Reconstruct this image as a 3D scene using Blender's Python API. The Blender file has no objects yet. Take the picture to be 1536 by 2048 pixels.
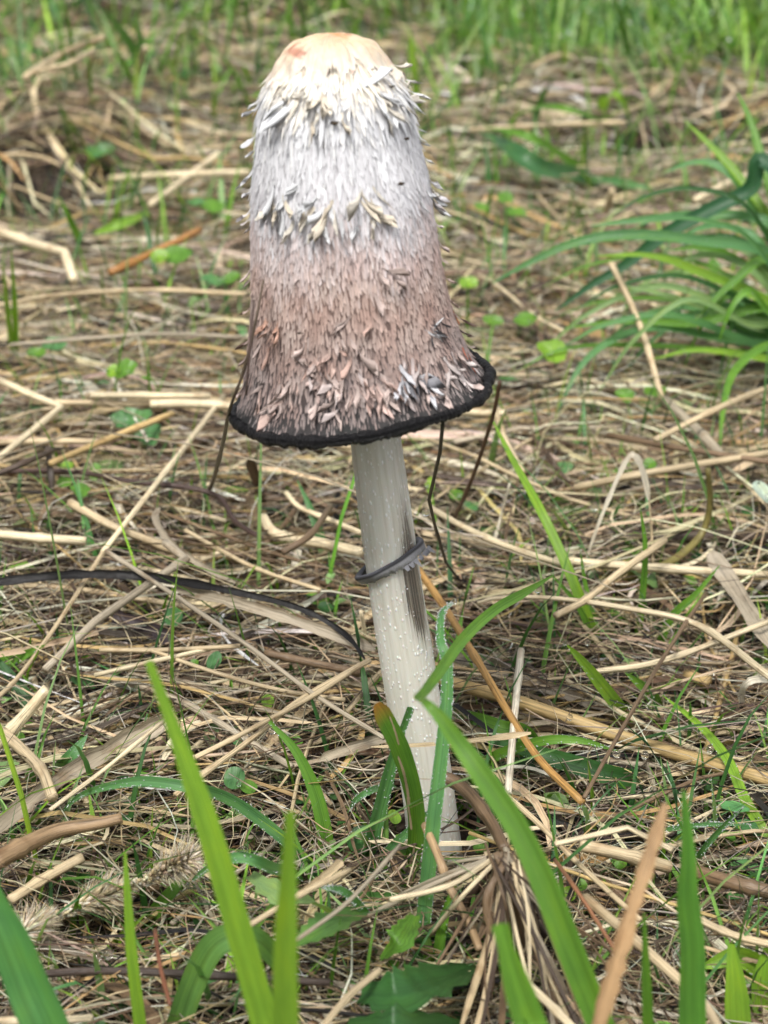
import bpy, math, random
import numpy as np
from mathutils import Vector, Matrix

R = math.radians
rng = np.random.default_rng(7)
random.seed(7)
scene = bpy.context.scene
col = scene.collection

# ------------------------------------------------------------------ camera
F = 3822.0                       # focal length in photo pixels (1536 x 2048)
PITCH = R(25.35)
CAM = np.array([-0.0134, -0.4186, 0.299])
cd = bpy.data.cameras.new('camera')
cam = bpy.data.objects.new('camera', cd)
col.objects.link(cam)
cam.location = CAM
cam.rotation_euler = (R(90) - PITCH, 0, 0)
cd.sensor_fit = 'VERTICAL'
cd.sensor_height = 24.0
cd.lens = 24.0 * F / 2048.0
cd.clip_start = 0.01
cd.clip_end = 500
cd.dof.use_dof = True
cd.dof.focus_distance = 0.492
cd.dof.aperture_fstop = cd.lens / 3.3
cd.dof.aperture_blades = 0
scene.camera = cam

# ------------------------------------------------------------------ sky, sun, exposure
SUN_EL, SUN_AZ = R(60), R(-32)   # overcast: a very soft sun high up behind the camera's left shoulder
w = bpy.data.worlds.new('World')
scene.world = w
w.use_nodes = True
nt = w.node_tree
bg = nt.nodes['Background']
sky = nt.nodes.new('ShaderNodeTexSky')
sky.sky_type = 'NISHITA'
sky.sun_disc = False
sky.sun_elevation = SUN_EL
sky.sun_rotation = R(180) + SUN_AZ
sky.dust_density = 4.0
hs = nt.nodes.new('ShaderNodeHueSaturation')      # cloud cover: the sky is nearly grey
hs.inputs['Saturation'].default_value = 0.22
nt.links.new(sky.outputs[0], hs.inputs['Color'])
nt.links.new(hs.outputs[0], bg.inputs['Color'])
bg.inputs['Strength'].default_value = 0.065
sl = bpy.data.lights.new('sun', 'SUN')
sl.energy = 1.5
sl.angle = R(14)
sl.color = (1.0, 0.965, 0.91)
so = bpy.data.objects.new('sun', sl)
col.objects.link(so)
so.rotation_euler = (R(90) - SUN_EL, 0, SUN_AZ)
so.location = (0, -1, 3)
scene.view_settings.view_transform = 'Standard'
scene.view_settings.look = 'None'
scene.view_settings.exposure = 1.32
scene.view_settings.gamma = 1.0
scene.render.engine = 'CYCLES'
scene.cycles.max_bounces = 6
scene.cycles.diffuse_bounces = 3
scene.cycles.caustics_refractive = False
scene.cycles.caustics_reflective = False
scene.cycles.transparent_max_bounces = 8
scene.cycles.use_denoising = True

# ------------------------------------------------------------------ pixel <-> place helpers
RIGHT = np.array([1.0, 0, 0])
FWD = np.array([0, math.cos(PITCH), -math.sin(PITCH)])
UP = np.array([0, math.sin(PITCH), math.cos(PITCH)])


def ray(u, v):
    return FWD + RIGHT * ((u - 768) / F) - UP * ((v - 1024) / F)


def on_y(u, v, y):
    d = ray(u, v)
    return CAM + d * ((y - CAM[1]) / d[1])


def proj(P):
    d = np.asarray(P) - CAM
    z = d @ FWD
    return 768 + F * (d @ RIGHT) / z, 1024 - F * (d @ UP) / z, z


def gauss(x, y, cx, cy, sx, sy):
    return np.exp(-((x - cx) / sx) ** 2 - ((y - cy) / sy) ** 2)


def flat(u, v):
    d = ray(u, v)
    return (CAM + d * (-CAM[2] / d[2]))[:2]


HOLLOWS = [(*flat(40, 440), .05, .035, .035), (*flat(170, 60), .06, .05, .04), (*flat(1300, 330), .07, .03, .028),
           (*flat(1500, 1340), .025, .014, .014), (*flat(560, 1850), .016, .010, .012), (*flat(250, 1960), .02, .008, .012), (*flat(1330, 1900), .012, .010, .012), (*flat(930, 1130), .02, .02, .006)]
MOUNDS = [(*flat(80, 330), .10, .05, .022), (*flat(1330, 235), .12, .05, .016), (*flat(1000, 1790), .02, .02, .006),
          (*flat(120, 1180), .05, .06, .005), (*flat(620, 10), .10, .08, .03)]


LEDGES = [(*flat(70, 425), .055, .038), (*flat(1330, 325), .10, .030), (*flat(165, 75), .06, .045), (*flat(560, 60), .05, .035)]


def terrain(x, y):
    x = np.asarray(x, float)
    y = np.asarray(y, float)
    h = .0035 * np.sin(31 * x + 1.3 + 2 * np.sin(17 * y)) * np.sin(27 * y + .4) + .0022 * np.sin(71 * x - 40 * y + 2) \
        + .0015 * np.sin(113 * x + 97 * y)
    far = np.clip((y - .25) / .8, 0, 1)
    h = h * (1 + 1.6 * far)
    for cx, cy, sx, sy, d in HOLLOWS:
        h = h - d * gauss(x, y, cx, cy, sx, sy)
    for cx, cy, sx, sy, d in MOUNDS:
        h = h + d * gauss(x, y, cx, cy, sx, sy)
    for cx, cy, sx, d in LEDGES:
        yy = y - cy - .012 * np.sin(60 * (x - cx)) - .006 * np.sin(140 * x)
        h = h + d * np.exp(-((x - cx) / sx) ** 2) / (1 + np.exp(-np.clip(yy, -.2, .2) / .0035)) * np.exp(-np.clip(yy, 0, 9) / .10)
    return h * (1 - .9 * gauss(x, y, 0, 0, .03, .03))


def on_ground(u, v, zh=0.0):
    z = zh
    d = ray(u, v)
    for _ in range(12):
        P = CAM + d * ((z - CAM[2]) / d[2])
        z = .5 * z + .5 * (float(terrain(P[0], P[1])) + zh)
    return P


# ------------------------------------------------------------------ mesh helpers
def make_mesh(name, V, faces, cols=None, sv=None, smooth=True):
    """V (n,3); faces: list of integer arrays (m,k)"""
    me = bpy.data.meshes.new(name)
    V = np.asarray(V, np.float32)
    me.vertices.add(len(V))
    me.vertices.foreach_set('co', V.ravel())
    loops = np.concatenate([f.ravel() for f in faces]).astype(np.int32)
    sizes = np.concatenate([np.full(len(f), f.shape[1]) for f in faces])
    starts = np.concatenate([[0], np.cumsum(sizes)[:-1]]).astype(np.int32)
    me.loops.add(len(loops))
    me.loops.foreach_set('vertex_index', loops)
    me.polygons.add(len(sizes))
    me.polygons.foreach_set('loop_start', starts)
    me.polygons.foreach_set('use_smooth', np.full(len(sizes), smooth, bool))
    me.update(calc_edges=True)
    if cols is not None:
        a = me.attributes.new('Col', 'FLOAT_COLOR', 'POINT')
        c4 = np.ones((len(V), 4), np.float32)
        c4[:, :3] = cols
        a.data.foreach_set('color', c4.ravel())
    if sv is not None:
        a = me.attributes.new('sv', 'FLOAT_VECTOR', 'POINT')
        a.data.foreach_set('vector', np.asarray(sv, np.float32).ravel())
    return me


def link(name, me, mat, parent=None):
    o = bpy.data.objects.new(name, me)
    col.objects.link(o)
    if me is not None and mat is not None and not me.materials:
        me.materials.append(mat)
    if parent is not None:
        o.parent = parent
    return o


def tag(o, label=None, cat=None, group=None, kind=None):
    if label:
        o['label'] = label
    if cat:
        o['category'] = cat
    if group:
        o['group'] = group
    if kind:
        o['kind'] = kind
    return o


def empty(name, loc=(0, 0, 0)):
    o = bpy.data.objects.new(name, None)
    o.empty_display_size = .01
    col.objects.link(o)
    return o


def ring(k):
    a = np.arange(k) * 2 * math.pi / k
    return np.stack([.5 * np.cos(a), .5 * np.sin(a)], 1), True


SECT = {
    'tube': ring(6), 'tube8': ring(8), 'hair': ring(3),
    'flat': (np.array([[-.5, 0], [.5, 0]]), False),
    'vee': (np.array([[-.5, .10], [0, -.06], [.5, .10]]), False),
    'leaf': (np.array([[-.5, .13], [-.25, .0], [0, -.10], [.25, .0], [.5, .13]]), False),
    'curl': (np.array([[-.42, .22], [-.3, .02], [0, -.06], [.3, .02], [.42, .22]]), False),
}


def nrmz(a):
    return a / np.maximum(np.linalg.norm(a, axis=-1, keepdims=True), 1e-9)


def sweep(P, W, sect='tube', color=None, up=(0, 0, 1), twist=None, seed=None, base=0):
    """P (M,n,3), W (M,n) widths, color (M,3) or (M,n,3) -> V, faces, cols, sv"""
    P = np.asarray(P, float)
    if P.ndim == 2:
        P = P[None]
    M, n, _ = P.shape
    W = np.broadcast_to(np.asarray(W, float), (M, n))
    S, closed = SECT[sect]
    k = len(S)
    T = nrmz(np.gradient(P, axis=1))
    U = np.broadcast_to(np.asarray(up, float), (M, n, 3)) if np.ndim(up) < 2 else np.asarray(up)[:, None, :] + np.zeros((M, n, 3))
    side = nrmz(np.cross(T, U) + 1e-6)
    nor = np.cross(side, T)
    if twist is not None:
        tw = np.broadcast_to(np.asarray(twist, float), (M, n))[..., None]
        side, nor = side * np.cos(tw) + nor * np.sin(tw), nor * np.cos(tw) - side * np.sin(tw)
    V = P[:, :, None, :] + W[:, :, None, None] * (side[:, :, None, :] * S[None, None, :, 0:1] + nor[:, :, None, :] * S[None, None, :, 1:2])
    along = np.concatenate([np.zeros((M, 1)), np.cumsum(np.linalg.norm(np.diff(P, axis=1), axis=-1), 1)], 1)
    seed = rng.random(M) if seed is None else np.broadcast_to(seed, (M,))
    sv = np.zeros((M, n, k, 3))
    sv[..., 0] = np.linspace(0, 1, k)[None, None, :]
    sv[..., 1] = along[:, :, None]
    sv[..., 2] = seed[:, None, None]
    if color is None:
        color = np.ones((M, 3))
    color = np.asarray(color, float)
    if color.ndim == 1:
        color = color[None]
    if color.ndim == 2:
        color = color[:, None, :]
    C = np.broadcast_to(color[:, :, None, :], (M, n, k, 3))
    idx = (np.arange(M * n * k) + base).reshape(M, n, k)
    a = idx[:, :-1, :]
    b = idx[:, 1:, :]
    if closed:
        q = np.stack([a, np.roll(a, -1, 2), np.roll(b, -1, 2), b], -1).reshape(-1, 4)
        faces = [q, idx[:, 0, ::-1].reshape(-1, k), idx[:, -1, :].reshape(-1, k)]
    else:
        q = np.stack([a[:, :, :-1], a[:, :, 1:], b[:, :, 1:], b[:, :, :-1]], -1).reshape(-1, 4)
        faces = [q]
    return V.reshape(-1, 3), faces, C.reshape(-1, 3), sv.reshape(-1, 3)


def merge(parts):
    off = 0
    Vs, Fs, Cs, Ss = [], {}, [], []
    for V, f, c, s in parts:
        Vs.append(V)
        Cs.append(c)
        Ss.append(s)
        for q in f:
            Fs.setdefault(q.shape[1], []).append(q + off)
        off += len(V)
    return np.concatenate(Vs), [np.concatenate(x) for x in Fs.values()], np.concatenate(Cs), np.concatenate(Ss)


def catmull(P, per=5):
    P = np.asarray(P, float)
    if len(P) == 2:
        t = np.linspace(0, 1, per + 2)[:, None]
        return P[0] * (1 - t) + P[1] * t
    Q = np.vstack([2 * P[0] - P[1], P, 2 * P[-1] - P[-2]])
    out = []
    for i in range(1, len(Q) - 2):
        t = np.linspace(0, 1, per, endpoint=False)[:, None]
        p0, p1, p2, p3 = Q[i - 1], Q[i], Q[i + 1], Q[i + 2]
        out.append(.5 * (2 * p1 + (p2 - p0) * t + (2 * p0 - 5 * p1 + 4 * p2 - p3) * t ** 2 + (3 * p1 - p0 - 3 * p2 + p3) * t ** 3))
    out.append(P[-1:])
    return np.vstack(out)


def ico(sub=1):
    t = (1 + 5 ** .5) / 2
    V = np.array([(-1, t, 0), (1, t, 0), (-1, -t, 0), (1, -t, 0), (0, -1, t), (0, 1, t), (0, -1, -t), (0, 1, -t), (t, 0, -1), (t, 0, 1), (-t, 0, -1), (-t, 0, 1)], float)
    Fc = [(0, 11, 5), (0, 5, 1), (0, 1, 7), (0, 7, 10), (0, 10, 11), (1, 5, 9), (5, 11, 4), (11, 10, 2), (10, 7, 6), (7, 1, 8), (3, 9, 4), (3, 4, 2), (3, 2, 6), (3, 6, 8), (3, 8, 9), (4, 9, 5), (2, 4, 11), (6, 2, 10), (8, 6, 7), (9, 8, 1)]
    V = list(nrmz(V))
    for _ in range(sub):
        cache, F2 = {}, []

        def mid(a, b):
            key = (min(a, b), max(a, b))
            if key not in cache:
                V.append(nrmz((V[a] + V[b]) / 2))
                cache[key] = len(V) - 1
            return cache[key]
        for a, b, c in Fc:
            x, y, z = mid(a, b), mid(b, c), mid(c, a)
            F2 += [(a, x, z), (b, y, x), (c, z, y), (x, y, z)]
        Fc = F2
    return np.array(V), np.array(Fc)


ICO0, ICO1, ICO2 = ico(0), ico(1), ico(2)


def beads(C, rad, icos=ICO1, squash=1.0):
    C = np.asarray(C)
    rad = np.broadcast_to(np.asarray(rad), (len(C),))
    V0, F0 = icos
    V = C[:, None, :] + V0[None] * rad[:, None, None] * np.array([1, 1, squash])
    Fc = (F0[None] + (np.arange(len(C)) * len(V0))[:, None, None]).reshape(-1, 3)
    return V.reshape(-1, 3), [Fc]


# ------------------------------------------------------------------ materials
def mat_new(name):
    m = bpy.data.materials.new(name)
    m.use_nodes = True
    t = m.node_tree
    return m, t, t.nodes['Principled BSDF'], t.nodes['Material Output']


def N(t, typ, **kw):
    n = t.nodes.new(typ)
    for k, v in kw.items():
        if k in n.inputs:
            n.inputs[k].default_value = v
        else:
            setattr(n, k, v)
    return n


def attr(t, name):
    n = t.nodes.new('ShaderNodeAttribute')
    n.attribute_name = name
    return n


def mapping(t, src, scale):
    m = t.nodes.new('ShaderNodeMapping')
    m.inputs['Scale'].default_value = scale
    t.links.new(src, m.inputs['Vector'])
    return m.outputs[0]


def noise(t, vec, scale=1.0, detail=3.0, rough=.55):
    n = t.nodes.new('ShaderNodeTexNoise')
    n.inputs['Scale'].default_value = scale
    n.inputs['Detail'].default_value = detail
    n.inputs['Roughness'].default_value = rough
    t.links.new(vec, n.inputs['Vector'])
    return n.outputs['Fac']


def ramp(t, fac, stops):
    r = t.nodes.new('ShaderNodeValToRGB')
    e = r.color_ramp.elements
    while len(e) < len(stops):
        e.new(.5)
    for x, (p, c) in zip(e, stops):
        x.position = p
        x.color = (*c, 1) if len(c) == 3 else c
    t.links.new(fac, r.inputs['Fac'])
    return r.outputs['Color']


def mix(t, a, b, fac, mode='MIX'):
    n = t.nodes.new('ShaderNodeMix')
    n.data_type = 'RGBA'
    n.blend_type = mode
    for s, val in ((n.inputs[0], fac), (n.inputs[6], a), (n.inputs[7], b)):
        if isinstance(val, (int, float)):
            s.default_value = val
        elif isinstance(val, tuple):
            s.default_value = (*val, 1)
        else:
            t.links.new(val, s)
    return n.outputs[2]


def bump(t, h, strength, dist):
    b = t.nodes.new('ShaderNodeBump')
    b.inputs['Strength'].default_value = strength
    b.inputs['Distance'].default_value = dist
    t.links.new(h, b.inputs['Height'])
    return b.outputs[0]


def g3(v):
    return (v, v, v)


def straw_material():
    m, t, p, out = mat_new('straw')
    c = attr(t, 'Col').outputs['Color']
    sv = attr(t, 'sv').outputs['Vector']
    streak = noise(t, mapping(t, sv, (16, 60, 90)), 1, 4, .65)
    blot = noise(t, mapping(t, sv, (1.5, 130, 60)), 1, 3)
    a = mix(t, c, ramp(t, streak, [(.28, g3(.22)), (.47, g3(.92)), (.75, g3(1.35))]), 1.0, 'MULTIPLY')
    b = mix(t, a, (.42, .27, .15), ramp(t, blot, [(.55, g3(0)), (.78, g3(.75))]), 'MULTIPLY')
    t.links.new(b, p.inputs['Base Color'])
    p.inputs['Roughness'].default_value = .38
    p.inputs['Specular IOR Level'].default_value = .45
    t.links.new(bump(t, streak, .6, .0006), p.inputs['Normal'])
    return m


def blade_material(name='grass_blade', transl=.33, rough=.36):
    m, t, p, out = mat_new(name)
    c = attr(t, 'Col').outputs['Color']
    sv = attr(t, 'sv').outputs['Vector']
    vein = noise(t, mapping(t, sv, (15, 8, 70)), 1, 3, .6)
    blot = noise(t, mapping(t, sv, (2.2, 90, 50)), 1, 4)
    a = mix(t, c, ramp(t, vein, [(.3, g3(.66)), (.5, g3(1.0)), (.75, g3(1.3))]), 1.0, 'MULTIPLY')
    b = mix(t, a, ramp(t, blot, [(.3, (.8, .85, .9)), (.5, (1, 1, 1)), (.75, (1.25, 1.12, .8))]), 1.0, 'MULTIPLY')
    t.links.new(b, p.inputs['Base Color'])
    p.inputs['Roughness'].default_value = rough
    t.links.new(bump(t, vein, .45, .0005), p.inputs['Normal'])
    tr = t.nodes.new('ShaderNodeBsdfTranslucent')
    tc = mix(t, b, (1.15, 1.25, .55), 1.0, 'MULTIPLY')
    t.links.new(tc, tr.inputs['Color'])
    ms = t.nodes.new('ShaderNodeMixShader')
    ms.inputs[0].default_value = transl
    t.links.new(p.outputs[0], ms.inputs[1])
    t.links.new(tr.outputs[0], ms.inputs[2])
    t.links.new(ms.outputs[0], out.inputs['Surface'])
    return m


def soil_material():
    m, t, p, out = mat_new('soil')
    geo = t.nodes.new('ShaderNodeNewGeometry').outputs['Position']
    n1 = noise(t, geo, 60, 6, .7)
    n2 = noise(t, geo, 9, 4)
    a = ramp(t, n1, [(.3, (.012, .008, .005)), (.5, (.04, .026, .016)), (.72, (.12, .085, .05))])
    b = mix(t, a, (.035, .055, .018), ramp(t, n2, [(.5, g3(0)), (.7, g3(.7))]))
    t.links.new(b, p.inputs['Base Color'])
    p.inputs['Roughness'].default_value = .8
    t.links.new(bump(t, n1, 1, .006), p.inputs['Normal'])
    return m


def water_material():
    m, t, p, out = mat_new('water_bead')
    p.inputs['Base Color'].default_value = (1, 1, 1, 1)
    p.inputs['Transmission Weight'].default_value = 1
    p.inputs['Roughness'].default_value = .0
    p.inputs['IOR'].default_value = 1.33
    return m


def flesh_material(name, rough=.6, sss=.12, fib=(40, 5), bumpd=.0004):
    """mushroom flesh: vertex colour x fine fibres"""
    m, t, p, out = mat_new(name)
    c = attr(t, 'Col').outputs['Color']
    sv = attr(t, 'sv').outputs['Vector']
    f = noise(t, mapping(t, sv, (fib[0], fib[1], 80)), 1, 4, .65)
    a = mix(t, c, ramp(t, f, [(.25, g3(.62)), (.5, g3(1.0)), (.8, g3(1.12))]), 1.0, 'MULTIPLY')
    t.links.new(a, p.inputs['Base Color'])
    p.inputs['Roughness'].default_value = rough
    p.inputs['Subsurface Weight'].default_value = 0
    p.inputs['Subsurface Radius'].default_value = (1.0, .75, .6)
    p.inputs['Subsurface Scale'].default_value = .0015
    t.links.new(bump(t, f, .6, bumpd), p.inputs['Normal'])
    return m


def dew_material():
    m, t, p, out = mat_new('dew_film')
    p.inputs['Base Color'].default_value = (.86, .90, .90, 1)
    p.inputs['Transmission Weight'].default_value = .45
    p.inputs['Roughness'].default_value = .08
    p.inputs['IOR'].default_value = 1.33
    return m


DEWM = dew_material()
STRAW = straw_material()
BLADE = blade_material()
SOIL = soil_material()
WATER = water_material()
FLESH = flesh_material('shaggy_flesh')


def cap_material():
    m, t, p, out = mat_new('cap_skin')
    c = attr(t, 'Col').outputs['Color']
    sv = attr(t, 'sv').outputs['Vector']           # x: turns around, y: metres from apex
    f = noise(t, mapping(t, sv, (260, 90, 1)), 1, 5, .7)
    a = mix(t, c, ramp(t, f, [(.32, g3(.45)), (.5, g3(.95)), (.75, g3(1.1))]), 1.0, 'MULTIPLY')
    t.links.new(a, p.inputs['Base Color'])
    p.inputs['Roughness'].default_value = .65
    t.links.new(bump(t, f, .8, .001), p.inputs['Normal'])
    return m


def skull_material():
    m, t, p, out = mat_new('cap_crown_skin')
    pos = t.nodes.new('ShaderNodeTexCoord').outputs['Object']
    sv = attr(t, 'sv').outputs['Vector']
    sep = t.nodes.new('ShaderNodeSeparateXYZ')
    t.links.new(sv, sep.inputs[0])
    n1 = noise(t, pos, 75, 5, .6)
    n2 = noise(t, pos, 420, 4, .6)
    sp = noise(t, mapping(t, pos, (1, 1, 1.8)), 130, 3, .5)
    fib = noise(t, mapping(t, sv, (60, 6, 0)), 1, 4, .6)
    a = ramp(t, n1, [(.40, (.66, .54, .40)), (.54, (.63, .47, .31)), (.66, (.52, .28, .13))])
    edge = mix(t, (.73, .69, .63), (.68, .58, .46), fib)
    a = mix(t, a, edge, ramp(t, sep.outputs['Y'], [(.55, g3(0)), (.95, g3(1))]))
    b = mix(t, a, (.36, .13, .08), ramp(t, sp, [(.60, g3(0)), (.70, g3(.8))]))
    b = mix(t, b, ramp(t, n2, [(.3, g3(.82)), (.6, g3(1.04))]), 1.0, 'MULTIPLY')
    t.links.new(b, p.inputs['Base Color'])
    p.inputs['Roughness'].default_value = .5
    p.inputs['Subsurface Weight'].default_value = .15
    p.inputs['Subsurface Scale'].default_value = .002
    hh = mix(t, n2, fib, .5)
    t.links.new(bump(t, hh, .5, .0009), p.inputs['Normal'])
    return m


def rim_material():
    m, t, p, out = mat_new('inky_rim')
    sv = attr(t, 'sv').outputs['Vector']
    f = noise(t, mapping(t, sv, (2, 900, 3)), 1, 4, .7)
    t.links.new(ramp(t, f, [(.3, g3(.002)), (.7, (.013, .0125, .015))]), p.inputs['Base Color'])
    p.inputs['Roughness'].default_value = .33
    p.inputs['Specular IOR Level'].default_value = .35
    t.links.new(bump(t, f, .9, .0012), p.inputs['Normal'])
    return m


def stem_material():
    m, t, p, out = mat_new('stem_flesh')
    sv = attr(t, 'sv').outputs['Vector']           # x: turns, y: metres up, z: stain mask
    sep = t.nodes.new('ShaderNodeSeparateXYZ')
    t.links.new(sv, sep.inputs[0])
    f = noise(t, mapping(t, sv, (38, 40, 0)), 1, 4, .6)
    wv = N(t, 'ShaderNodeTexVoronoi', feature='F1')
    wv.inputs['Scale'].default_value = 1
    t.links.new(mapping(t, sv, (34, 420, 0)), wv.inputs['Vector'])
    base = ramp(t, f, [(.3, (.58, .56, .48)), (.5, (.68, .66, .59)), (.75, (.74, .73, .68))])
    spots = ramp(t, wv.outputs['Distance'], [(.12, g3(1)), (.28, g3(0))])
    base = mix(t, base, (.90, .91, .90), spots)
    st = noise(t, mapping(t, sv, (95, 45, 0)), 1, 5, .75)
    mul = t.nodes.new('ShaderNodeMath')
    mul.operation = 'MULTIPLY_ADD'
    t.links.new(st, mul.inputs[0])
    mul.inputs[1].default_value = 1.1
    t.links.new(sep.outputs['Z'], mul.inputs[2])
    stain = ramp(t, mul.outputs[0], [(.74, g3(0)), (.95, g3(.4)), (1.30, g3(.95))])
    st2 = noise(t, mapping(t, sv, (150, 14, 0)), 1, 4, .7)
    inky = ramp(t, st2, [(.36, (.018, .016, .016)), (.5, (.085, .065, .05)), (.66, (.33, .29, .23))])
    cst = mix(t, base, inky, stain)
    t.links.new(cst, p.inputs['Base Color'])
    p.inputs['Roughness'].default_value = .5
    p.inputs['Subsurface Weight'].default_value = .2
    p.inputs['Subsurface Scale'].default_value = .003
    hsum = mix(t, f, spots, .5)
    t.links.new(bump(t, hsum, .5, .0006), p.inputs['Normal'])
    return m


CAPM, SKULL, RIMM, STEMM = cap_material(), skull_material(), rim_material(), stem_material()

# palette (linear albedo)
PAL = {
    'pale': (.74, .62, .41), 'tan': (.58, .46, .285), 'gold': (.53, .375, .165), 'brown': (.185, .122, .070), 'dark': (.075, .05, .035),
    'char': (.014, .013, .013), 'grey': (.40, .34, .25), 'red': (.22, .085, .045), 'olive': (.20, .17, .05), 'white': (.74, .68, .54),
    'green': (.125, .28, .035), 'lime': (.22, .40, .04), 'blue': (.10, .25, .085), 'deep': (.04, .125, .03), 'pgreen': (.24, .38, .14),
}
# ------------------------------------------------------------------ ground sheet
gx = np.concatenate([[-60, -20, -6, -2.5], np.linspace(-1.2, 1.2, 150), [2.5, 6, 20, 60]])
gy = np.concatenate([[-60, -15, -4, -1.2], np.linspace(-.5, 2.4, 190), [3.5, 6, 12, 30, 120]])
GX, GY = np.meshgrid(gx, gy)
inside = (np.abs(GX) < 1.25) & (GY > -.6) & (GY < 2.5)
GZ = np.where(inside, terrain(GX, GY), 0) - .002
nx, ny = len(gx), len(gy)
gi = np.arange(nx * ny).reshape(ny, nx)
gq = np.stack([gi[:-1, :-1], gi[:-1, 1:], gi[1:, 1:], gi[1:, :-1]], -1).reshape(-1, 4)
ground = link('ground', make_mesh('ground', np.stack([GX, GY, GZ], -1).reshape(-1, 3), [gq]), SOIL)
tag(ground, 'dark damp soil under the straw litter', kind='structure')


# ------------------------------------------------------------------ litter and lawn (uncountable)
def scatter(M, y0=-.3, y1=1.75, power=1.0, margin=1.45):
    """ground positions, denser near the mushroom, in a wedge wider than the view"""
    out = []
    while sum(map(len, out)) < M:
        q = rng.random(M * 2)
        d0, d1 = y0 - CAM[1] + .25, y1 - CAM[1] + .25
        y = d0 * (d1 / d0) ** q + CAM[1] - .25 if power == 1 else y0 + (y1 - y0) * q
        dist = np.hypot(y - CAM[1], CAM[2])
        x = CAM[0] + (rng.random(M * 2) * 2 - 1) * (dist * 768 / F * margin + .03)
        out.append(np.stack([x, y], 1))
    return np.concatenate(out)[:M]


def uvpix(xy):
    P = np.stack([xy[:, 0], xy[:, 1], terrain(xy[:, 0], xy[:, 1])], 1)
    d = P - CAM
    z = d @ FWD
    return 768 + F * (d @ RIGHT) / z, 1024 - F * (d @ UP) / z


def in_hollow(xy):
    s = np.zeros(len(xy))
    for cx, cy, sx, sy, d in HOLLOWS[:7]:
        s = np.maximum(s, gauss(xy[:, 0], xy[:, 1], cx, cy, sx * .9, sy * .9))
    for cx, cy, sx, d in LEDGES:
        s = np.maximum(s, .95 * gauss(xy[:, 0], xy[:, 1], cx, cy - .006, sx * .8, .016))
    return s


def angles(M):
    a = rng.normal(0, .45, M)
    u = rng.random(M) < .4
    a[u] = rng.random(u.sum()) * math.pi
    return a


def strands(xy, L, ang, n=7, curve=.25, kink=.0, z0=None, tilt=.10, zmax=.012, wav=.0):
    M = len(xy)
    t = np.linspace(-.5, .5, n)[None, :]
    d = np.stack([np.cos(ang), np.sin(ang)], 1)
    pz = np.stack([-d[:, 1], d[:, 0]], 1)
    k = rng.normal(0, curve, M)[:, None]
    off = k * (t ** 2) * 2
    if kink > 0:
        kk = (rng.random(M) < .3) * rng.normal(0, kink, M)
        kp = rng.uniform(-.25, .25, M)[:, None]
        off = off + kk[:, None] * np.abs(t - kp)
    if wav > 0:
        off = off + wav * rng.normal(0, 1, M)[:, None] * np.sin(t * 9 + rng.random(M)[:, None] * 6)
    X = xy[:, 0:1] + L[:, None] * (d[:, 0:1] * t + pz[:, 0:1] * off)
    Y = xy[:, 1:2] + L[:, None] * (d[:, 1:2] * t + pz[:, 1:2] * off)
    if z0 is None:
        z0 = rng.random(M) * zmax
    h = terrain(X, Y)
    h = .5 * h + .5 * h.mean(1, keepdims=True)
    Z = h + z0[:, None] + L[:, None] * (rng.normal(0, tilt, M)[:, None] * t + np.abs(rng.normal(0, tilt, M))[:, None] * (.25 - t ** 2) * 1.2)
    Z = np.maximum(Z, terrain(X, Y) + .0005)
    return np.stack([X, Y, Z], -1)


def stem_clear(P, keep=.012):
    """push strands away from the foot of the mushroom"""
    d = np.linalg.norm((P[..., :2] - np.array([0, -.004])) * np.array([1, .75]), axis=-1)
    return d.min(1) > keep


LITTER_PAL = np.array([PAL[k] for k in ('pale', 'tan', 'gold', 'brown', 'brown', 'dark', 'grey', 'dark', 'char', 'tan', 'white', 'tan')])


def pick(M, pal=LITTER_PAL, var=.22):
    c = pal[rng.integers(0, len(pal), M)] * np.exp(rng.normal(0, var, (M, 1)))
    return np.clip(c * (1 + rng.normal(0, .05, (M, 3))), .004, .85)


def far_green(u, v):
    """share of green growth by ground position (given through the picture position)"""
    g = np.full(len(u), .23)
    g = np.where((v < 250) & (u > 860), .25 + .9 * np.clip((u - 860 + (230 - v) * 2.2) / 500, 0, 1) * np.clip((215 - v) / 90, 0, 1), g)
    g = np.where((v < 60) & (u > 600), .9, g)
    g = np.where((v < 260) & (u < 520), .42, g)
    g = np.where((v > 380) & (v < 780) & (u > 230) & (u < 560), .45, g)
    g = np.where((v > 330) & (v < 760) & (u > 880), .42, g)
    g = np.where((v > 820) & (v < 1180) & (u > 850), .34, g)
    g = np.where((v > 1180) & (v < 1650) & (u > 1060), .34, g)
    g = np.where((v > 1620), .36, g)
    return g


parts = []
# flat shreds
M = 13000
xy = scatter(M)
xy = xy[rng.random(M) > 1.3 * in_hollow(xy)]
M = len(xy)
u_, v_ = uvpix(xy)
lawn = far_green(u_, v_) > .8
L = rng.lognormal(math.log(.038), .5, M)
P = strands(xy, L, angles(M), n=7, curve=.22, kink=.6, zmax=.020, wav=.010)
W = (rng.lognormal(math.log(.0011), .5, M))[:, None] * np.array([.45, .9, 1, 1, 1, .85, .3])[None]
k = stem_clear(P) & ~(lawn & (rng.random(M) < .7)) & ~((v_ > 1600) & (rng.random(M) < .35))
parts.append(sweep(P[k], W[k], 'vee', pick(k.sum()), twist=rng.normal(0, .5, (k.sum(), 1)) + rng.normal(0, .5, (k.sum(), 1)) * np.linspace(-1, 1, 7)))
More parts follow.
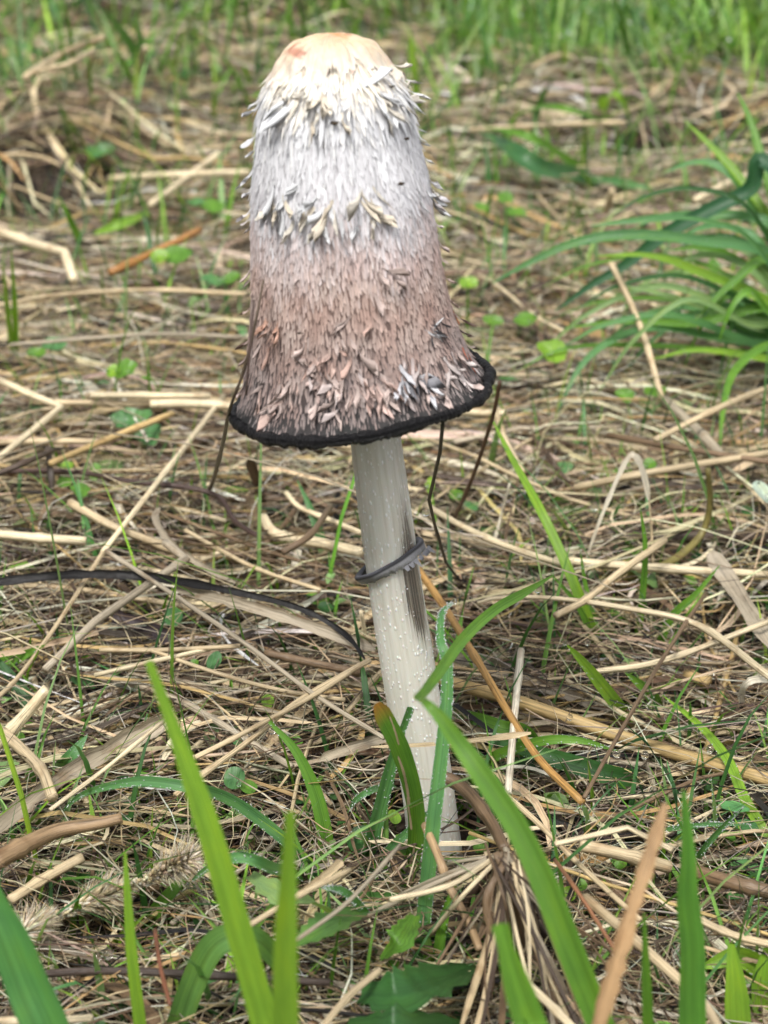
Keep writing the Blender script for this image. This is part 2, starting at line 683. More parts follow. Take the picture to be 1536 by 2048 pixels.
# rotted shreds low in the bed, coloured extra dark to deepen shade in the gaps
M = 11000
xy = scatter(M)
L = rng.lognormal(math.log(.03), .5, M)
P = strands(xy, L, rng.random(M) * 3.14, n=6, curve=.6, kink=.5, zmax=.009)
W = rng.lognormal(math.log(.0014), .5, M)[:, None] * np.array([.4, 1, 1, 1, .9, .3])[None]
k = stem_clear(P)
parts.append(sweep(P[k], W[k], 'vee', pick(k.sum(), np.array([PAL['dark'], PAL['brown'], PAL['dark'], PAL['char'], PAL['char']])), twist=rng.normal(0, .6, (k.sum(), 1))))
# fine fibres
M = 19000
xy = scatter(M)
xy = xy[rng.random(M) > 1.2 * in_hollow(xy)]
M = len(xy)
L = rng.lognormal(math.log(.04), .55, M)
P = strands(xy, L, angles(M), n=8, curve=.4, kink=.5, zmax=.020, tilt=.16, wav=.015)
W = rng.lognormal(math.log(.0004), .4, M)[:, None] * np.array([.5, 1, 1, 1, 1, 1, .8, .3])[None]
k = stem_clear(P)
parts.append(sweep(P[k], W[k], 'hair', pick(k.sum())))
# round stalks
M = 3600
xy = scatter(M)
xy = xy[rng.random(M) > .9 * in_hollow(xy)]
M = len(xy)
u_, v_ = uvpix(xy)
lawn = far_green(u_, v_) > .8
L = rng.lognormal(math.log(.065), .45, M)
P = strands(xy, L, angles(M), n=6, curve=.08, kink=.25, zmax=.016, tilt=.09)
W = np.repeat(rng.lognormal(math.log(.00095), .38, M)[:, None], 6, 1)
k = stem_clear(P, .016) & ~(lawn & (rng.random(M) < .8))
parts.append(sweep(P[k], W[k], 'tube', pick(k.sum())))
# tangled hair-fine fibres on top
M = 13000
xy = scatter(M, -.2, .9, margin=1.25)
xy = xy[rng.random(M) > 1.2 * in_hollow(xy)]
M = len(xy)
P = strands(xy, rng.lognormal(math.log(.026), .5, M), rng.random(M) * 6.28, n=7, curve=.5, kink=.9, z0=rng.uniform(.008, .022, M), tilt=.22, wav=.02)
W = rng.lognormal(math.log(.0003), .4, M)[:, None] * np.array([.6, 1, 1, 1, 1, .8, .3])[None]
k = stem_clear(P, .014)
parts.append(sweep(P[k], W[k], 'hair', pick(k.sum(), np.array([PAL[k_] for k_ in ('pale', 'tan', 'brown', 'dark', 'grey', 'white')]))))
# paler chaff further off, where the mowings lie thicker
M = 13000
xy = scatter(M, .22, 1.5, margin=1.35)
u_, v_ = uvpix(xy)
xy = xy[(rng.random(M) > 1.25 * in_hollow(xy)) & (rng.random(M) > np.clip(far_green(u_, v_) * 1.3 - .35, 0, .95))]
M = len(xy)
L = rng.lognormal(math.log(.045), .5, M)
P = strands(xy, L, angles(M), n=6, curve=.2, kink=.6, z0=rng.uniform(.003, .016, M), tilt=.09, wav=.01)
W = rng.lognormal(math.log(.0013), .45, M)[:, None] * np.array([.5, 1, 1, 1, .9, .3])[None]
parts.append(sweep(P, W, 'vee', pick(M, np.array([PAL[k_] for k_ in ('pale', 'tan', 'tan', 'white', 'grey', 'brown', 'gold', 'dark')])), up=(0, -.5, .8), twist=rng.normal(0, .5, (M, 1))))
V, Fc, C, S = merge(parts)
litter = link('straw_litter', make_mesh('straw_litter', V, Fc, C, S), STRAW)
tag(litter, 'matted bed of dry straw shreds and fibres covering the ground', 'litter', kind='stuff')


def blades(xy, Hh, lean, n=6, curl=.8):
    """upright blades rooted at xy"""
    M = len(xy)
    t = np.linspace(0, 1, n)[None, :]
    az = rng.random(M) * 2 * math.pi
    d = np.stack([np.cos(az), np.sin(az)], 1)
    r = Hh[:, None] * (lean[:, None] * t + curl * np.abs(rng.normal(0, .5, M))[:, None] * t ** 2.4)
    z = Hh[:, None] * (t - .35 * np.abs(rng.normal(0, .6, M))[:, None] * t ** 3)
    X = xy[:, 0:1] + d[:, 0:1] * r
    Y = xy[:, 1:2] + d[:, 1:2] * r
    Z = terrain(xy[:, 0], xy[:, 1])[:, None] + z - .002
    return np.stack([X, Y, Z], -1), d


parts = []
GP = np.array([PAL[k] for k in ('green', 'lime', 'blue', 'green', 'pgreen', 'deep')])
M = 44000
xy = scatter(M, -.09, 2.2)
u_, v_ = uvpix(xy)
g = far_green(u_, v_)
xy = xy[rng.random(M) < g * .8]
M = len(xy)
far = np.clip((xy[:, 1] - .3) / .6, 0, 1)
Hh = rng.lognormal(math.log(.024), .42, M) * (1 + .7 * far)
P, d = blades(xy, Hh, rng.random(M) * .5)
W = (rng.lognormal(math.log(.0011), .35, M) * (1 + 1.1 * far))[:, None] * np.array([.7, 1, 1, .85, .55, .08])[None]
up = np.stack([-d[:, 1] + rng.normal(0, .4, M), d[:, 0] + rng.normal(0, .4, M), np.full(M, .3)], 1)
k = stem_clear(P, .011)
parts.append(sweep(P[k], W[k], 'vee', pick(k.sum(), GP, .25), up=np.stack([d[k, 0], d[k, 1], np.full(k.sum(), .6)], 1)))
# thick lawn behind
M = 22000
xy = scatter(M, .55, 2.3)
u_, v_ = uvpix(xy)
g = np.where(far_green(u_, v_) > .5, far_green(u_, v_), 0)
xy = xy[rng.random(M) < g]
M = len(xy)
P, d = blades(xy, rng.lognormal(math.log(.027), .4, M), rng.random(M) * .9)
W = rng.lognormal(math.log(.0022), .3, M)[:, None] * np.array([.7, 1, 1, .85, .55, .08])[None]
parts.append(sweep(P, W, 'vee', pick(M, np.array([PAL['lime'], PAL['pgreen'], PAL['pgreen'], (.34, .46, .20)]) * 1.15, .2), up=np.stack([d[:, 0], d[:, 1], np.full(M, .6)], 1)))
V, Fc, C, S = merge(parts)
lawn_o = link('grass', make_mesh('grass', V, Fc, C, S), BLADE)
tag(lawn_o, 'short fresh grass sprouting through the straw litter', 'grass', kind='stuff')
# dew on sprouts
tips = P[rng.integers(0, len(P), 420)][:, -1]
V, Fc = beads(tips, rng.uniform(.0006, .0014, len(tips)))
dew = link('dew', make_mesh('dew', V, Fc), DEWM)
tag(dew, 'tiny dew drops sparkling on the lawn grass', 'dew', kind='stuff')

# low moss-like ground cover: small leaf flakes between the straw
M = 12000
xy = scatter(M)
u_, v_ = uvpix(xy)
keep = rng.random(M) < np.clip(far_green(u_, v_) * 1.3 - .06, 0, .8)
xy = xy[keep]
M = len(xy)
L = rng.lognormal(math.log(.0058), .4, M)
P = strands(xy, L, rng.random(M) * 6.28, n=4, curve=.2, zmax=.019, tilt=.3)
W = (L * .62)[:, None] * np.array([.25, .95, .95, .2])[None]
k = stem_clear(P)
V, Fc, C, S = sweep(P[k], W[k], 'vee', pick(k.sum(), np.array([PAL['green'], PAL['blue'], PAL['pgreen'], PAL['deep']]), .25))
gc = link('ground_cover', make_mesh('ground_cover', V, Fc, C, S), BLADE)
tag(gc, 'tiny green seedling leaves mixed into the straw', 'ground cover', kind='stuff')

# ------------------------------------------------------------------ the mushroom
mush = empty('mushroom')
tag(mush, 'tall shaggy white mushroom with pinkish brown skirt and inky black rim', 'mushroom')

rows = [(74, 655, 668), (84, 615, 714), (100, 579, 748), (130, 549, 775), (170, 527, 803), (215, 513, 819), (260, 509, 828), (310, 506, 842),
        (370, 503, 858), (430, 501, 868), (490, 502, 877), (550, 503, 888), (610, 502, 902), (660, 499, 917), (710, 492, 936), (760, 481, 961), (786, 464, 981)]
CEN = []
RAD = []
for v, l, r in rows:
    c = on_y((l + r) / 2, v, .004 * (786 - v) / 700)
    z = (c - CAM) @ FWD
    CEN.append(c)
    RAD.append((r - l) / 2 * z / F)
CEN, RAD = np.array(CEN), np.array(RAD)
RAD[0] = 0
# axis: smooth line through the centres
adist = np.concatenate([[0], np.cumsum(np.linalg.norm(np.diff(CEN, axis=0), axis=1))])
coef = [np.polyfit(adist, CEN[:, i], 2) for i in range(3)]


def axis_at(a):
    a = np.asarray(a, float)
    return np.stack([np.polyval(c, a) for c in coef], -1)


def axis_frame(a):
    T = nrmz(np.stack([np.polyval(np.polyder(c), a) for c in coef], -1))     # pointing down
    e2 = np.broadcast_to(np.array([0, -1.0, 0]), T.shape)
    e1 = nrmz(np.cross(e2, T))
    e1 = np.where(e1[..., 0:1] < 0, -e1, e1)
    e2 = nrmz(np.cross(T, e1))
    e2 = np.where(e2[..., 1:2] > 0, -e2, e2)
    return T, e1, e2


prof = catmull(np.stack([adist, RAD], 1), 8)
prof[:, 1] = np.maximum(prof[:, 1], 0)
pl = np.concatenate([[0], np.cumsum(np.linalg.norm(np.diff(prof, axis=0), axis=1))])
CAPL = pl[-1]


def lump(s, phi):
    return 1 + .012 * np.sin(3 * phi + 1 + 5 * s) + .008 * np.sin(7 * phi - 9 * s) + .006 * np.sin(13 * phi + 21 * s)


def cap_pt(s, phi, off=0.0):
    s = np.asarray(s, float)
    phi = np.asarray(phi, float)
    a = np.interp(s * CAPL, pl, prof[:, 0])
    r = np.interp(s * CAPL, pl, prof[:, 1]) * lump(s, phi) + off
    # the margin hangs a little lower in front and curls up at the sides
    T, e1, e2 = axis_frame(a)
    sag = np.clip((s - .75) / .25, 0, 1) ** 2 * (.0012 * np.sin(phi * 2 + .6) + .0010 * np.sin(3 * phi + 2.0) - .0010 * np.cos(phi))
    return axis_at(a) + r[..., None] * (np.cos(phi)[..., None] * e1 + np.sin(phi)[..., None] * e2) + T * sag[..., None]


def cap_frame(s, phi):
    e = 1e-3
    p = cap_pt(s, phi)
    ds = nrmz(cap_pt(s + e, phi) - cap_pt(np.maximum(s - e, 1e-4), phi))
    dp = nrmz(cap_pt(s, phi + e) - cap_pt(s, phi - e))
    n = nrmz(np.cross(ds, dp))
    out = p - axis_at(np.interp(s * CAPL, pl, prof[:, 0]))
    sg = np.sign((n * out).sum(-1, keepdims=True))
    return p, ds, dp, n * np.where(sg == 0, 1, sg)


# colours down the cap
def grad(x, stops):
    xs = [p for p, _ in stops]
    return np.stack([np.interp(x, xs, [c[i] for _, c in stops]) for i in range(3)], -1)


BASE_STOPS = [(0, (.80, .64, .44)), (.16, (.80, .70, .58)), (.24, (.70, .70, .73)), (.45, (.62, .60, .63)), (.56, (.42, .34, .33)), (.68, (.27, .18, .15)), (.80, (.13, .09, .08)), (.92, (.055, .045, .045)), (1, (.02, .02, .02))]
SCALE_STOPS = [(0, (.82, .68, .50)), (.16, (.86, .80, .70)), (.24, (.77, .78, .81)), (.47, (.75, .74, .77)), (.57, (.74, .62, .60)), (.68, (.57, .43, .375)), (.80, (.46, .34, .30)), (.91, (.38, .30, .28)), (1, (.34, .28, .27))]

ns, nph = 110, 220
ss = np.linspace(0.002, 1, ns)
ph = np.arange(nph) * 2 * math.pi / nph
SS, PH = np.meshgrid(ss, ph, indexing='ij')
V = cap_pt(SS, PH, -.0002).reshape(-1, 3)
ci = np.arange(ns * nph).reshape(ns, nph)
q = np.stack([ci[:-1], np.roll(ci, -1, 1)[:-1], np.roll(ci, -1, 1)[1:], ci[1:]], -1).reshape(-1, 4)
cols = grad((SS + .02 * np.sin(5 * PH) + .015 * np.sin(11 * PH + 2)).ravel(), BASE_STOPS)
sv = np.stack([PH / 6.2832, SS * CAPL, 0 * SS], -1).reshape(-1, 3)
cap = link('cap', make_mesh('cap', V, [q, ci[0][None, ::-1]], cols, sv), CAPM, mush)

# gills and hollow underside
ng = 360
gp = np.arange(ng) * 2 * math.pi / ng
prs = []
aend = prof[-1, 0]
corr = (.0007 * (np.arange(ng) % 2))[:, None]
for sj in np.linspace(.995, .62, 12):
    inn = cap_pt(np.full(ng, sj), gp, -.0022 - .004 * (1 - sj))
    prs.append(inn + (axis_at(aend * sj) - inn) * corr * 40)
last = prs[-1]
for k_ in (.7, .45, .3):
    prs.append(last * k_ + axis_at(aend * .55)[None] * (1 - k_))
rr = np.arange(len(prs)) / len(prs)
V = np.concatenate(prs)
gi_ = np.arange(len(rr) * ng).reshape(len(rr), ng)
q = np.stack([gi_[:-1], np.roll(gi_, -1, 1)[:-1], np.roll(gi_, -1, 1)[1:], gi_[1:]], -1).reshape(-1, 4)
sv = np.stack([np.tile(gp, len(rr)), np.repeat(rr, ng) * .05, np.zeros(len(V))], -1)
link('gills', make_mesh('gills', V, [q], None, sv, smooth=False), RIMM, mush)

# rolled black rim
nr, kr = 420, 12
rp = np.arange(nr) * 2 * math.pi / nr
c0 = cap_pt(np.full(nr, 1.0), rp)
a = np.full(nr, aend)
T, e1, e2 = axis_frame(a)
outd = np.cos(rp)[:, None] * e1 + np.sin(rp)[:, None] * e2
th = .00118 * (1 + .26 * np.sin(5 * rp + 1) * np.sin(2 * rp) + .14 * np.sin(17 * rp) + .10 * np.sin(41 * rp + np.sin(9 * rp)) + .10 * rng.normal(0, 1, nr))
right_curl = np.exp(-((np.angle(np.exp(1j * (rp - .12)))) / .30) ** 2)
c0 = c0 + outd * .0002 + T * (.0002 - .0022 * right_curl[:, None])
ka = np.arange(kr) * 2 * math.pi / kr
prs = c0[:, None, :] + th[:, None, None] * (np.cos(ka)[None, :, None] * outd[:, None, :] + np.sin(ka)[None, :, None] * T[:, None, :] * 1.15)
ri = np.arange(nr * kr).reshape(nr, kr)
q = np.stack([ri, np.roll(ri, -1, 0), np.roll(np.roll(ri, -1, 0), -1, 1), np.roll(ri, -1, 1)], -1).reshape(-1, 4)
sv = np.stack([np.tile(ka, nr), np.repeat(rp, kr) * .034, np.zeros(nr * kr)], -1)
link('rim', make_mesh('rim', prs.reshape(-1, 3), [q], None, sv), RIMM, mush)


# scales: shingled small flakes lying down the cap
def scale_mesh(s0, p0, ln, wd, lift, curl, yaw, cols0, cols1, nj=5, side_curl=None, jag=0.0):
    M = len(s0)
    P, ds, dp, n = cap_frame(s0, p0)
    cy, sy = np.cos(yaw)[:, None], np.sin(yaw)[:, None]
    d = ds * cy + dp * sy
    ac = dp * cy - ds * sy
    t = np.linspace(0, 1, nj)
    wprof = np.interp(t, [0, .25, .6, .85, 1], [.55, .95, 1, .62, .08])
    i3 = np.array([-.5, 0, .5])
    th0 = lift[:, None] + curl[:, None] * t[None] ** 2
    dx = np.cos(th0) * ln[:, None] / (nj - 1)
    dz = np.sin(th0) * ln[:, None] / (nj - 1)
    x = np.concatenate([np.zeros((M, 1)), np.cumsum(dx, 1)[:, :-1]], 1)
    z = np.concatenate([np.zeros((M, 1)), np.cumsum(dz, 1)[:, :-1]], 1) - .00015
    sc = np.zeros(M) if side_curl is None else side_curl
    lat = np.zeros((M, nj)) + sc[:, None] * t[None] ** 2 * ln[:, None]
    wj = wd[:, None] * wprof[None]
    if jag > 0:
        wj = wj * (1 + jag * rng.normal(0, 1, (M, nj)))
    V = P[:, None, None, :] + x[:, :, None, None] * d[:, None, None, :] + (lat[:, :, None, None] + wj[:, :, None, None] * i3[None, None, :, None]) * ac[:, None, None, :] \
        + (z[:, :, None, None] + (wj[:, :, None] * np.array([-.22, .05, -.22])[None, None])[..., None]) * n[:, None, None, :]
    idx = np.arange(M * nj * 3).reshape(M, nj, 3)
    q = np.stack([idx[:, :-1, :-1], idx[:, :-1, 1:], idx[:, 1:, 1:], idx[:, 1:, :-1]], -1).reshape(-1, 4)
    tt = t[None, :, None, None]
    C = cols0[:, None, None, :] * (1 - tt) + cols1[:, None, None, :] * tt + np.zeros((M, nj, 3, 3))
    sv = np.zeros((M, nj, 3, 3))
    sv[..., 0] = np.array([0, .5, 1]) * .12
    sv[..., 1] = x[:, :, None] * 60
    sv[..., 2] = rng.random(M)[:, None, None]
    return V.reshape(-1, 3), [q], C.reshape(-1, 3), sv.reshape(-1, 3)


def scale_set(s0, p0, lnf=1.0, wdf=1.0, liftf=1.0):
    M = len(s0)
    ln = np.interp(s0, [.12, .3, .5, .65, 1], [.0050, .0046, .0028, .0022, .0025]) * np.exp(rng.normal(0, .25, M)) * lnf * np.interp(s0, [.955, .985], [1, .45])
    wd = np.interp(s0, [.12, .3, .5, .65, 1], [.00080, .00068, .00062, .00066, .00078]) * np.exp(rng.normal(0, .25, M)) * wdf
    lift = np.abs(rng.normal(.022, .025, M)) * liftf + np.interp(s0, [.2, .6, 1], [0, .02, .03])
    curl = np.abs(rng.normal(0, .12, M)) * liftf * (1 + 3.5 * (rng.random(M) < .06))
    yaw = rng.normal(0, .09, M)
    sj = s0 + rng.normal(0, .025, M) + .02 * np.sin(5 * p0)
    c = grad(sj, SCALE_STOPS)
    pat = np.sin(6 * p0 + 31 * s0) * np.sin(17 * s0 - 4 * p0 + 1) + .6 * np.sin(15 * p0 - 50 * s0)
    k_ = np.clip((s0 - .45) / .2, 0, 1)[:, None]
    c = c * (1 + k_ * pat[:, None] * np.array([.07, .13, .15])) * np.exp(rng.normal(0, .11, (M, 1)))
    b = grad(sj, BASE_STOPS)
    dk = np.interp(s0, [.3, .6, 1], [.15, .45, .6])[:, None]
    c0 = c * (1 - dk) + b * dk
    return ln, wd, lift, curl, yaw, np.clip(c0, .01, .9), np.clip(c, .01, .9)


s_list, p_list = [], []
s = .135
while s < .984:
    r = float(np.interp(s * CAPL, pl, prof[:, 1]))
    wdt = float(np.interp(s, [.12, .3, .5, 1], [.00074, .00060, .00055, .00064]))
    cnt = int(2 * math.pi * r / wdt)
    p_list.append((np.arange(cnt) + rng.random(cnt) * .8 + rng.random()) * 2 * math.pi / cnt)
    s_list.append(s + rng.normal(0, .006, cnt))
    s += float(np.interp(s, [.12, .3, .5, 1], [.0020, .0019, .0012, .0012])) / CAPL
s0 = np.clip(np.concatenate(s_list), .12, .984)
p0 = np.concatenate(p_list)
keep = rng.random(len(s0)) > np.interp(s0, [.5, .8, 1], [0.02, .16, .50])
s0, p0 = s0[keep], p0[keep]
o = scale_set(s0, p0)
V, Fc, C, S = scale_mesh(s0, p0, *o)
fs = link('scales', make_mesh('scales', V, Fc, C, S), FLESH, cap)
fs['kind'] = 'stuff'

# the smooth cream crown with a ragged hem
nsk, npk = 34, 260
tk = np.linspace(.001, 1, nsk)
pk = np.arange(npk) * 2 * math.pi / npk
edge = .165 + .022 * np.sin(2 * pk + 2.2) + .014 * np.sin(5 * pk + .5) + .010 * np.sin(11 * pk) + .008 * np.sin(23 * pk + 1) + .007 * rng.normal(0, 1, npk)
TK, PK = np.meshgrid(tk, pk, indexing='ij')
sk = TK * edge[None]
lumpy = .00030 * np.sin(9 * PK + 30 * sk) * np.sin(60 * sk + 2) + .0002 * np.sin(23 * PK + 11)
offk = .0009 + lumpy * np.clip(sk * 14, 0, 1) - .0010 * np.clip((TK - .6) / .4, 0, 1) + .0008 * np.clip((TK - .7) / .3, 0, 1) ** 2 * np.clip(np.sin(5 * PK + 1) + np.sin(13 * PK), 0, 2)
P_, _, _, n_ = cap_frame(sk, PK)
V = (P_ + n_ * offk[..., None]).reshape(-1, 3)
ki = np.arange(nsk * npk).reshape(nsk, npk)
q = np.stack([ki[:-1], np.roll(ki, -1, 1)[:-1], np.roll(ki, -1, 1)[1:], ki[1:]], -1).reshape(-1, 4)
sv = np.stack([PK / 6.2832, TK, 0 * PK], -1).reshape(-1, 3)
link('crown_patch', make_mesh('crown_patch', V, [q, ki[0][None, ::-1]], None, sv), SKULL, cap)

# larger curled flakes, each a piece of its own
gs, gp2 = np.meshgrid(np.linspace(.03, .995, 160), np.linspace(-.25, math.pi + .25, 220), indexing='ij')
gpts = cap_pt(gs.ravel(), gp2.ravel())
gu, gv, _ = proj(gpts)


def cap_uv(u, v):
    k = np.argmin((gu - u) ** 2 + (gv - v) ** 2)
    return gs.ravel()[k], gp2.ravel()[k]


def flake(u, v, ln, wd, lift, curl, tint=None, side=0.0, yaw=0.0, name='curled_scale', fray=.35, smax=.945):
    """one torn flake: several fibre strips joined at the root, uneven at the tip"""
    s_, p_ = cap_uv(u, v)
    s_ = min(s_, random.uniform(.86, .955)) if s_ > .94 else s_
    P, ds, dp, n = [q_[0] for q_ in cap_frame(np.array([s_]), np.array([p_]))]
    c = grad(np.array([s_]), SCALE_STOPS)[0] if tint is None else np.array(tint)
    d = ds * math.cos(yaw) + dp * math.sin(yaw)
    ac = dp * math.cos(yaw) - ds * math.sin(yaw)
    nc, nj = 6, 8
    t = np.linspace(0, 1, nj)
    xs = np.linspace(-.5, .5, nc)
    V, C, S = [], [], []
    ph0 = random.random() * 6
    for i, xi in enumerate(xs):
        li = ln * (1 - 1.2 * xi * xi) * (1 + random.uniform(-fray, fray * .6))
        th0 = lift + curl * t ** 1.8 * (1 + random.uniform(-.25, .25))
        x = np.concatenate([[0], np.cumsum(np.cos(th0))[:-1]]) * li / (nj - 1)
        z = np.concatenate([[0], np.cumsum(np.sin(th0))[:-1]]) * li / (nj - 1)
        wj = np.interp(t, [0, .3, .7, 1], [.5, .95, .9, .45])
        lat = wd * xi * wj + side * t ** 2 * ln + .12 * wd * np.sin(t * 5 + ph0 + xi * 2)
        zz = z - .00015 + wd * (.10 - .9 * xi * xi) * .5 * np.sin(t * 2 + .6) + .00008 * random.gauss(0, 1)
        V.append(P + x[:, None] * d + lat[:, None] * ac + zz[:, None] * n)
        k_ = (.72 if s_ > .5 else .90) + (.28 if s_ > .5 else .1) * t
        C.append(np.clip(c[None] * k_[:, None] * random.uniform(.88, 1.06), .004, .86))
        S.append(np.stack([np.full(nj, xi * .5), x * 60, np.full(nj, ph0)], 1))
    V = np.array(V).transpose(1, 0, 2).reshape(-1, 3)
    C = np.array(C).transpose(1, 0, 2).reshape(-1, 3)
    S = np.array(S).transpose(1, 0, 2).reshape(-1, 3)
    idx = np.arange(nj * nc).reshape(nj, nc)
    q = np.stack([idx[:-1, :-1], idx[:-1, 1:], idx[1:, 1:], idx[1:, :-1]], -1).reshape(-1, 4)
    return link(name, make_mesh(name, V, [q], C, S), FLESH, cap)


TANF, WHT, PNK, DRK, CRM = (.70, .62, .50), (.76, .77, .79), (.58, .46, .42), (.05, .045, .05), (.74, .69, .60)
# hem of the crown
for i in range(15):
    u = random.choice([random.uniform(512, 605), random.uniform(512, 605), random.uniform(600, 760), random.uniform(740, 826), random.uniform(740, 826)])
    v = (random.uniform(150, 195) if 600 < u < 750 else random.uniform(165, 235))
    flake(u, v, random.uniform(.005, .011), random.uniform(.0007, .0017), random.uniform(-.02, .05), random.uniform(.0, .7), random.choice([CRM, WHT, WHT, CRM]), random.uniform(-.6, .6), random.gauss(0, .8), fray=.2)
# clusters of curled flakes
for cu, cv, cnt, spr, tints in [(553, 385, 9, 22, (CRM, TANF, WHT)), (640, 420, 14, 34, (CRM, TANF, WHT)), (738, 395, 8, 22, (TANF, CRM)), (640, 200, 8, 24, (CRM, TANF)),
                                (795, 195, 10, 24, (WHT, CRM)), (862, 380, 8, 18, (WHT, CRM)), (545, 650, 9, 26, ((.60, .36, .27), (.66, .44, .36))), (710, 675, 10, 34, ((.66, .45, .38), PNK)),
                                (640, 770, 24, 46, (PNK, (.68, .58, .56), (.60, .46, .42))), (735, 770, 22, 36, (PNK, (.62, .45, .40))), (822, 755, 14, 17, ((.66, .66, .70), (.60, .56, .56), (.20, .20, .22))),
                                (550, 780, 18, 40, (PNK, (.66, .48, .42))), (850, 770, 18, 48, (PNK, (.66, .56, .54))), (920, 735, 12, 22, (PNK, (.66, .58, .56))),
                                (760, 560, 7, 30, (PNK,)), (600, 720, 12, 50, (PNK, (.64, .46, .4)))]:
    for _ in range(cnt):
        u, v = cu + random.gauss(0, spr), cv + random.gauss(0, spr * .7)
        big = 1.0 if cv < 500 else .8
        flake(u, v, random.uniform(.004, .008) * big, random.uniform(.0006, .0015) * (1 if cv < 500 else .7), random.uniform(.03, .25), random.uniform(.2, 1.5), random.choice(tints), random.uniform(-.6, .6), random.gauss(0, .5))
for i in range(12):      # inky hair tuft and thin red fibres by the torn corner
    flake(868 + random.gauss(0, 9), 655 + random.gauss(0, 7), random.uniform(.003, .005), .00045, .1, random.uniform(.2, .9), random.choice([DRK, DRK, (.7, .7, .72)]), 0, random.gauss(-.8, .6), name='dark_hair')
for u, v in [(925, 690), (935, 705), (942, 722), (910, 620)]:
    flake(u, v, .004, .0005, .1, .2, (.55, .17, .10), 0, .3, name='red_fibre')
# spikes that break the outline
for u, v, f in [(500, 190, 1), (502, 215, .8), (498, 272, 1.3), (490, 340, 1.3), (496, 350, .8), (494, 385, .7), (492, 425, .9), (490, 440, .9), (495, 455, .7), (498, 540, 1), (496, 560, .8),
                (505, 300, .7), (497, 620, .7), (488, 690, .7), (484, 720, .7), (835, 258, .6), (842, 285, .8), (850, 320, .6), (866, 360, .9), (872, 385, 1.1), (874, 405, .9), (878, 450, .6), (884, 490, .7),
                (890, 520, .6), (900, 560, .6), (912, 600, .7), (922, 630, 1.1), (935, 660, .8), (945, 690, .7), (955, 715, .8), (778, 128, 1.4), (800, 160, 1.1), (815, 180, 1.2), (822, 205, 1.2)]:
    flake(u, v - 10, .0054 * f, .0012 * f ** .5, random.uniform(.25, .5), random.uniform(.5, 1.5), None, random.uniform(-.2, .2), random.uniform(-.2, .2))
# soil specks stuck to the flakes
for u, v in [(773, 148), (776, 176), (668, 246), (805, 277), (605, 662), (795, 370)]:
    s_, p_ = cap_uv(u, v)
    P_, _, _, n_ = cap_frame(np.array([s_]), np.array([p_]))
    V, Fc = beads(P_ + n_ * .0012, random.uniform(.0003, .0006), ICO1)
    V = (V - V.mean(0)) * np.array([1.5, .8, .7]) * (1 + rng.normal(0, .25, (len(V), 1))) + V.mean(0)
    link('soil_speck', make_mesh('soil_speck', V, Fc), SOIL, cap)

# stem
srows = [(840, 697, 797), (880, 700, 801), (1000, 714, 820), (1100, 727, 833), (1200, 741, 848), (1300, 757, 866), (1400, 774, 882), (1500, 792, 897), (1600, 806, 910), (1690, 816, 922), (1740, 818, 930)]
SC, SR = [], []
for v, l, r in srows:
    c = on_y((l + r) / 2, v, 0)
    SC.append(c)
    SR.append((r - l) / 2 * ((c - CAM) @ FWD) / F)
SC = [axis_at(aend - .05)] + SC
SR = [SR[0] * .95] + SR
kk_ = np.column_stack([SC, SR])
kl_ = np.concatenate([[0], np.cumsum(np.linalg.norm(np.diff(kk_[:, :3], axis=0), axis=1))])
dl_ = np.linspace(0, kl_[-1], 170)
st = np.stack([np.interp(dl_, kl_, kk_[:, i]) for i in range(4)], 1)
for _ in range(3):
    pad = np.vstack([np.repeat(2 * st[:1] - st[1:2], 6, 0), st, np.repeat(2 * st[-1:] - st[-2:-1], 6, 0)])
    sm = np.stack([np.convolve(pad[:, i], np.ones(13) / 13, 'valid') for i in range(4)], 1)
    st[6:-6] = sm[6:-6]
ncs = 64
sa = np.arange(ncs) * 2 * math.pi / ncs
T = nrmz(np.gradient(st[:, :3], axis=0))
e1 = nrmz(np.cross(np.broadcast_to([0, -1.0, 0], T.shape), T))
e1 = np.where(e1[:, :1] < 0, -e1, e1)
e2 = nrmz(np.cross(T, e1))
e2 = np.where(e2[:, 1:2] > 0, -e2, e2)
al = np.concatenate([[0], np.cumsum(np.linalg.norm(np.diff(st[:, :3], axis=0), axis=1))])
rad = st[:, 3:4] * (1 + .012 * np.sin(3 * sa[None] + 40 * al[:, None]) + .006 * np.sin(9 * sa[None] + 90 * al[:, None]))
SV = st[:, None, :3] + rad[..., None] * (np.cos(sa)[None, :, None] * e1[:, None] + np.sin(sa)[None, :, None] * e2[:, None])
si = np.arange(len(st) * ncs).reshape(len(st), ncs)
q = np.stack([si[:-1], np.roll(si, -1, 1)[:-1], np.roll(si, -1, 1)[1:], si[1:]], -1).reshape(-1, 4)
uu, vv, _ = proj(SV.reshape(-1, 3))
vv = proj(st[:, :3])[1]
ang = np.angle(np.exp(1j * (sa - .68)))
stain = np.exp(-(ang / .62) ** 2)[None, :] * np.interp(vv, [930, 1010, 1100, 1200, 1260, 1330], [.05, .36, .58, .74, .42, 0])[:, None]
sv = np.stack([np.broadcast_to(sa / 6.2832, rad.shape), np.broadcast_to(al[:, None], rad.shape), stain], -1).reshape(-1, 3)
stem = link('stem', make_mesh('stem', SV.reshape(-1, 3), [q], None, sv), STEMM, mush)
# moisture pimples on the stem
M = 300
jj = rng.integers(30, len(st) - 14, M)
aa = rng.integers(0, ncs, M)
V, Fc = beads(SV[jj, aa] + (SV[jj, aa] - st[jj, :3]) * .002, rng.uniform(.0001, .00022, M), ICO1)
cc = np.repeat(np.full((M, 3), .70), len(ICO1[0]), 0)
wp = link('pimples', make_mesh('pimples', V, Fc, cc, np.zeros((len(V), 3))), FLESH, stem)
wp['kind'] = 'stuff'

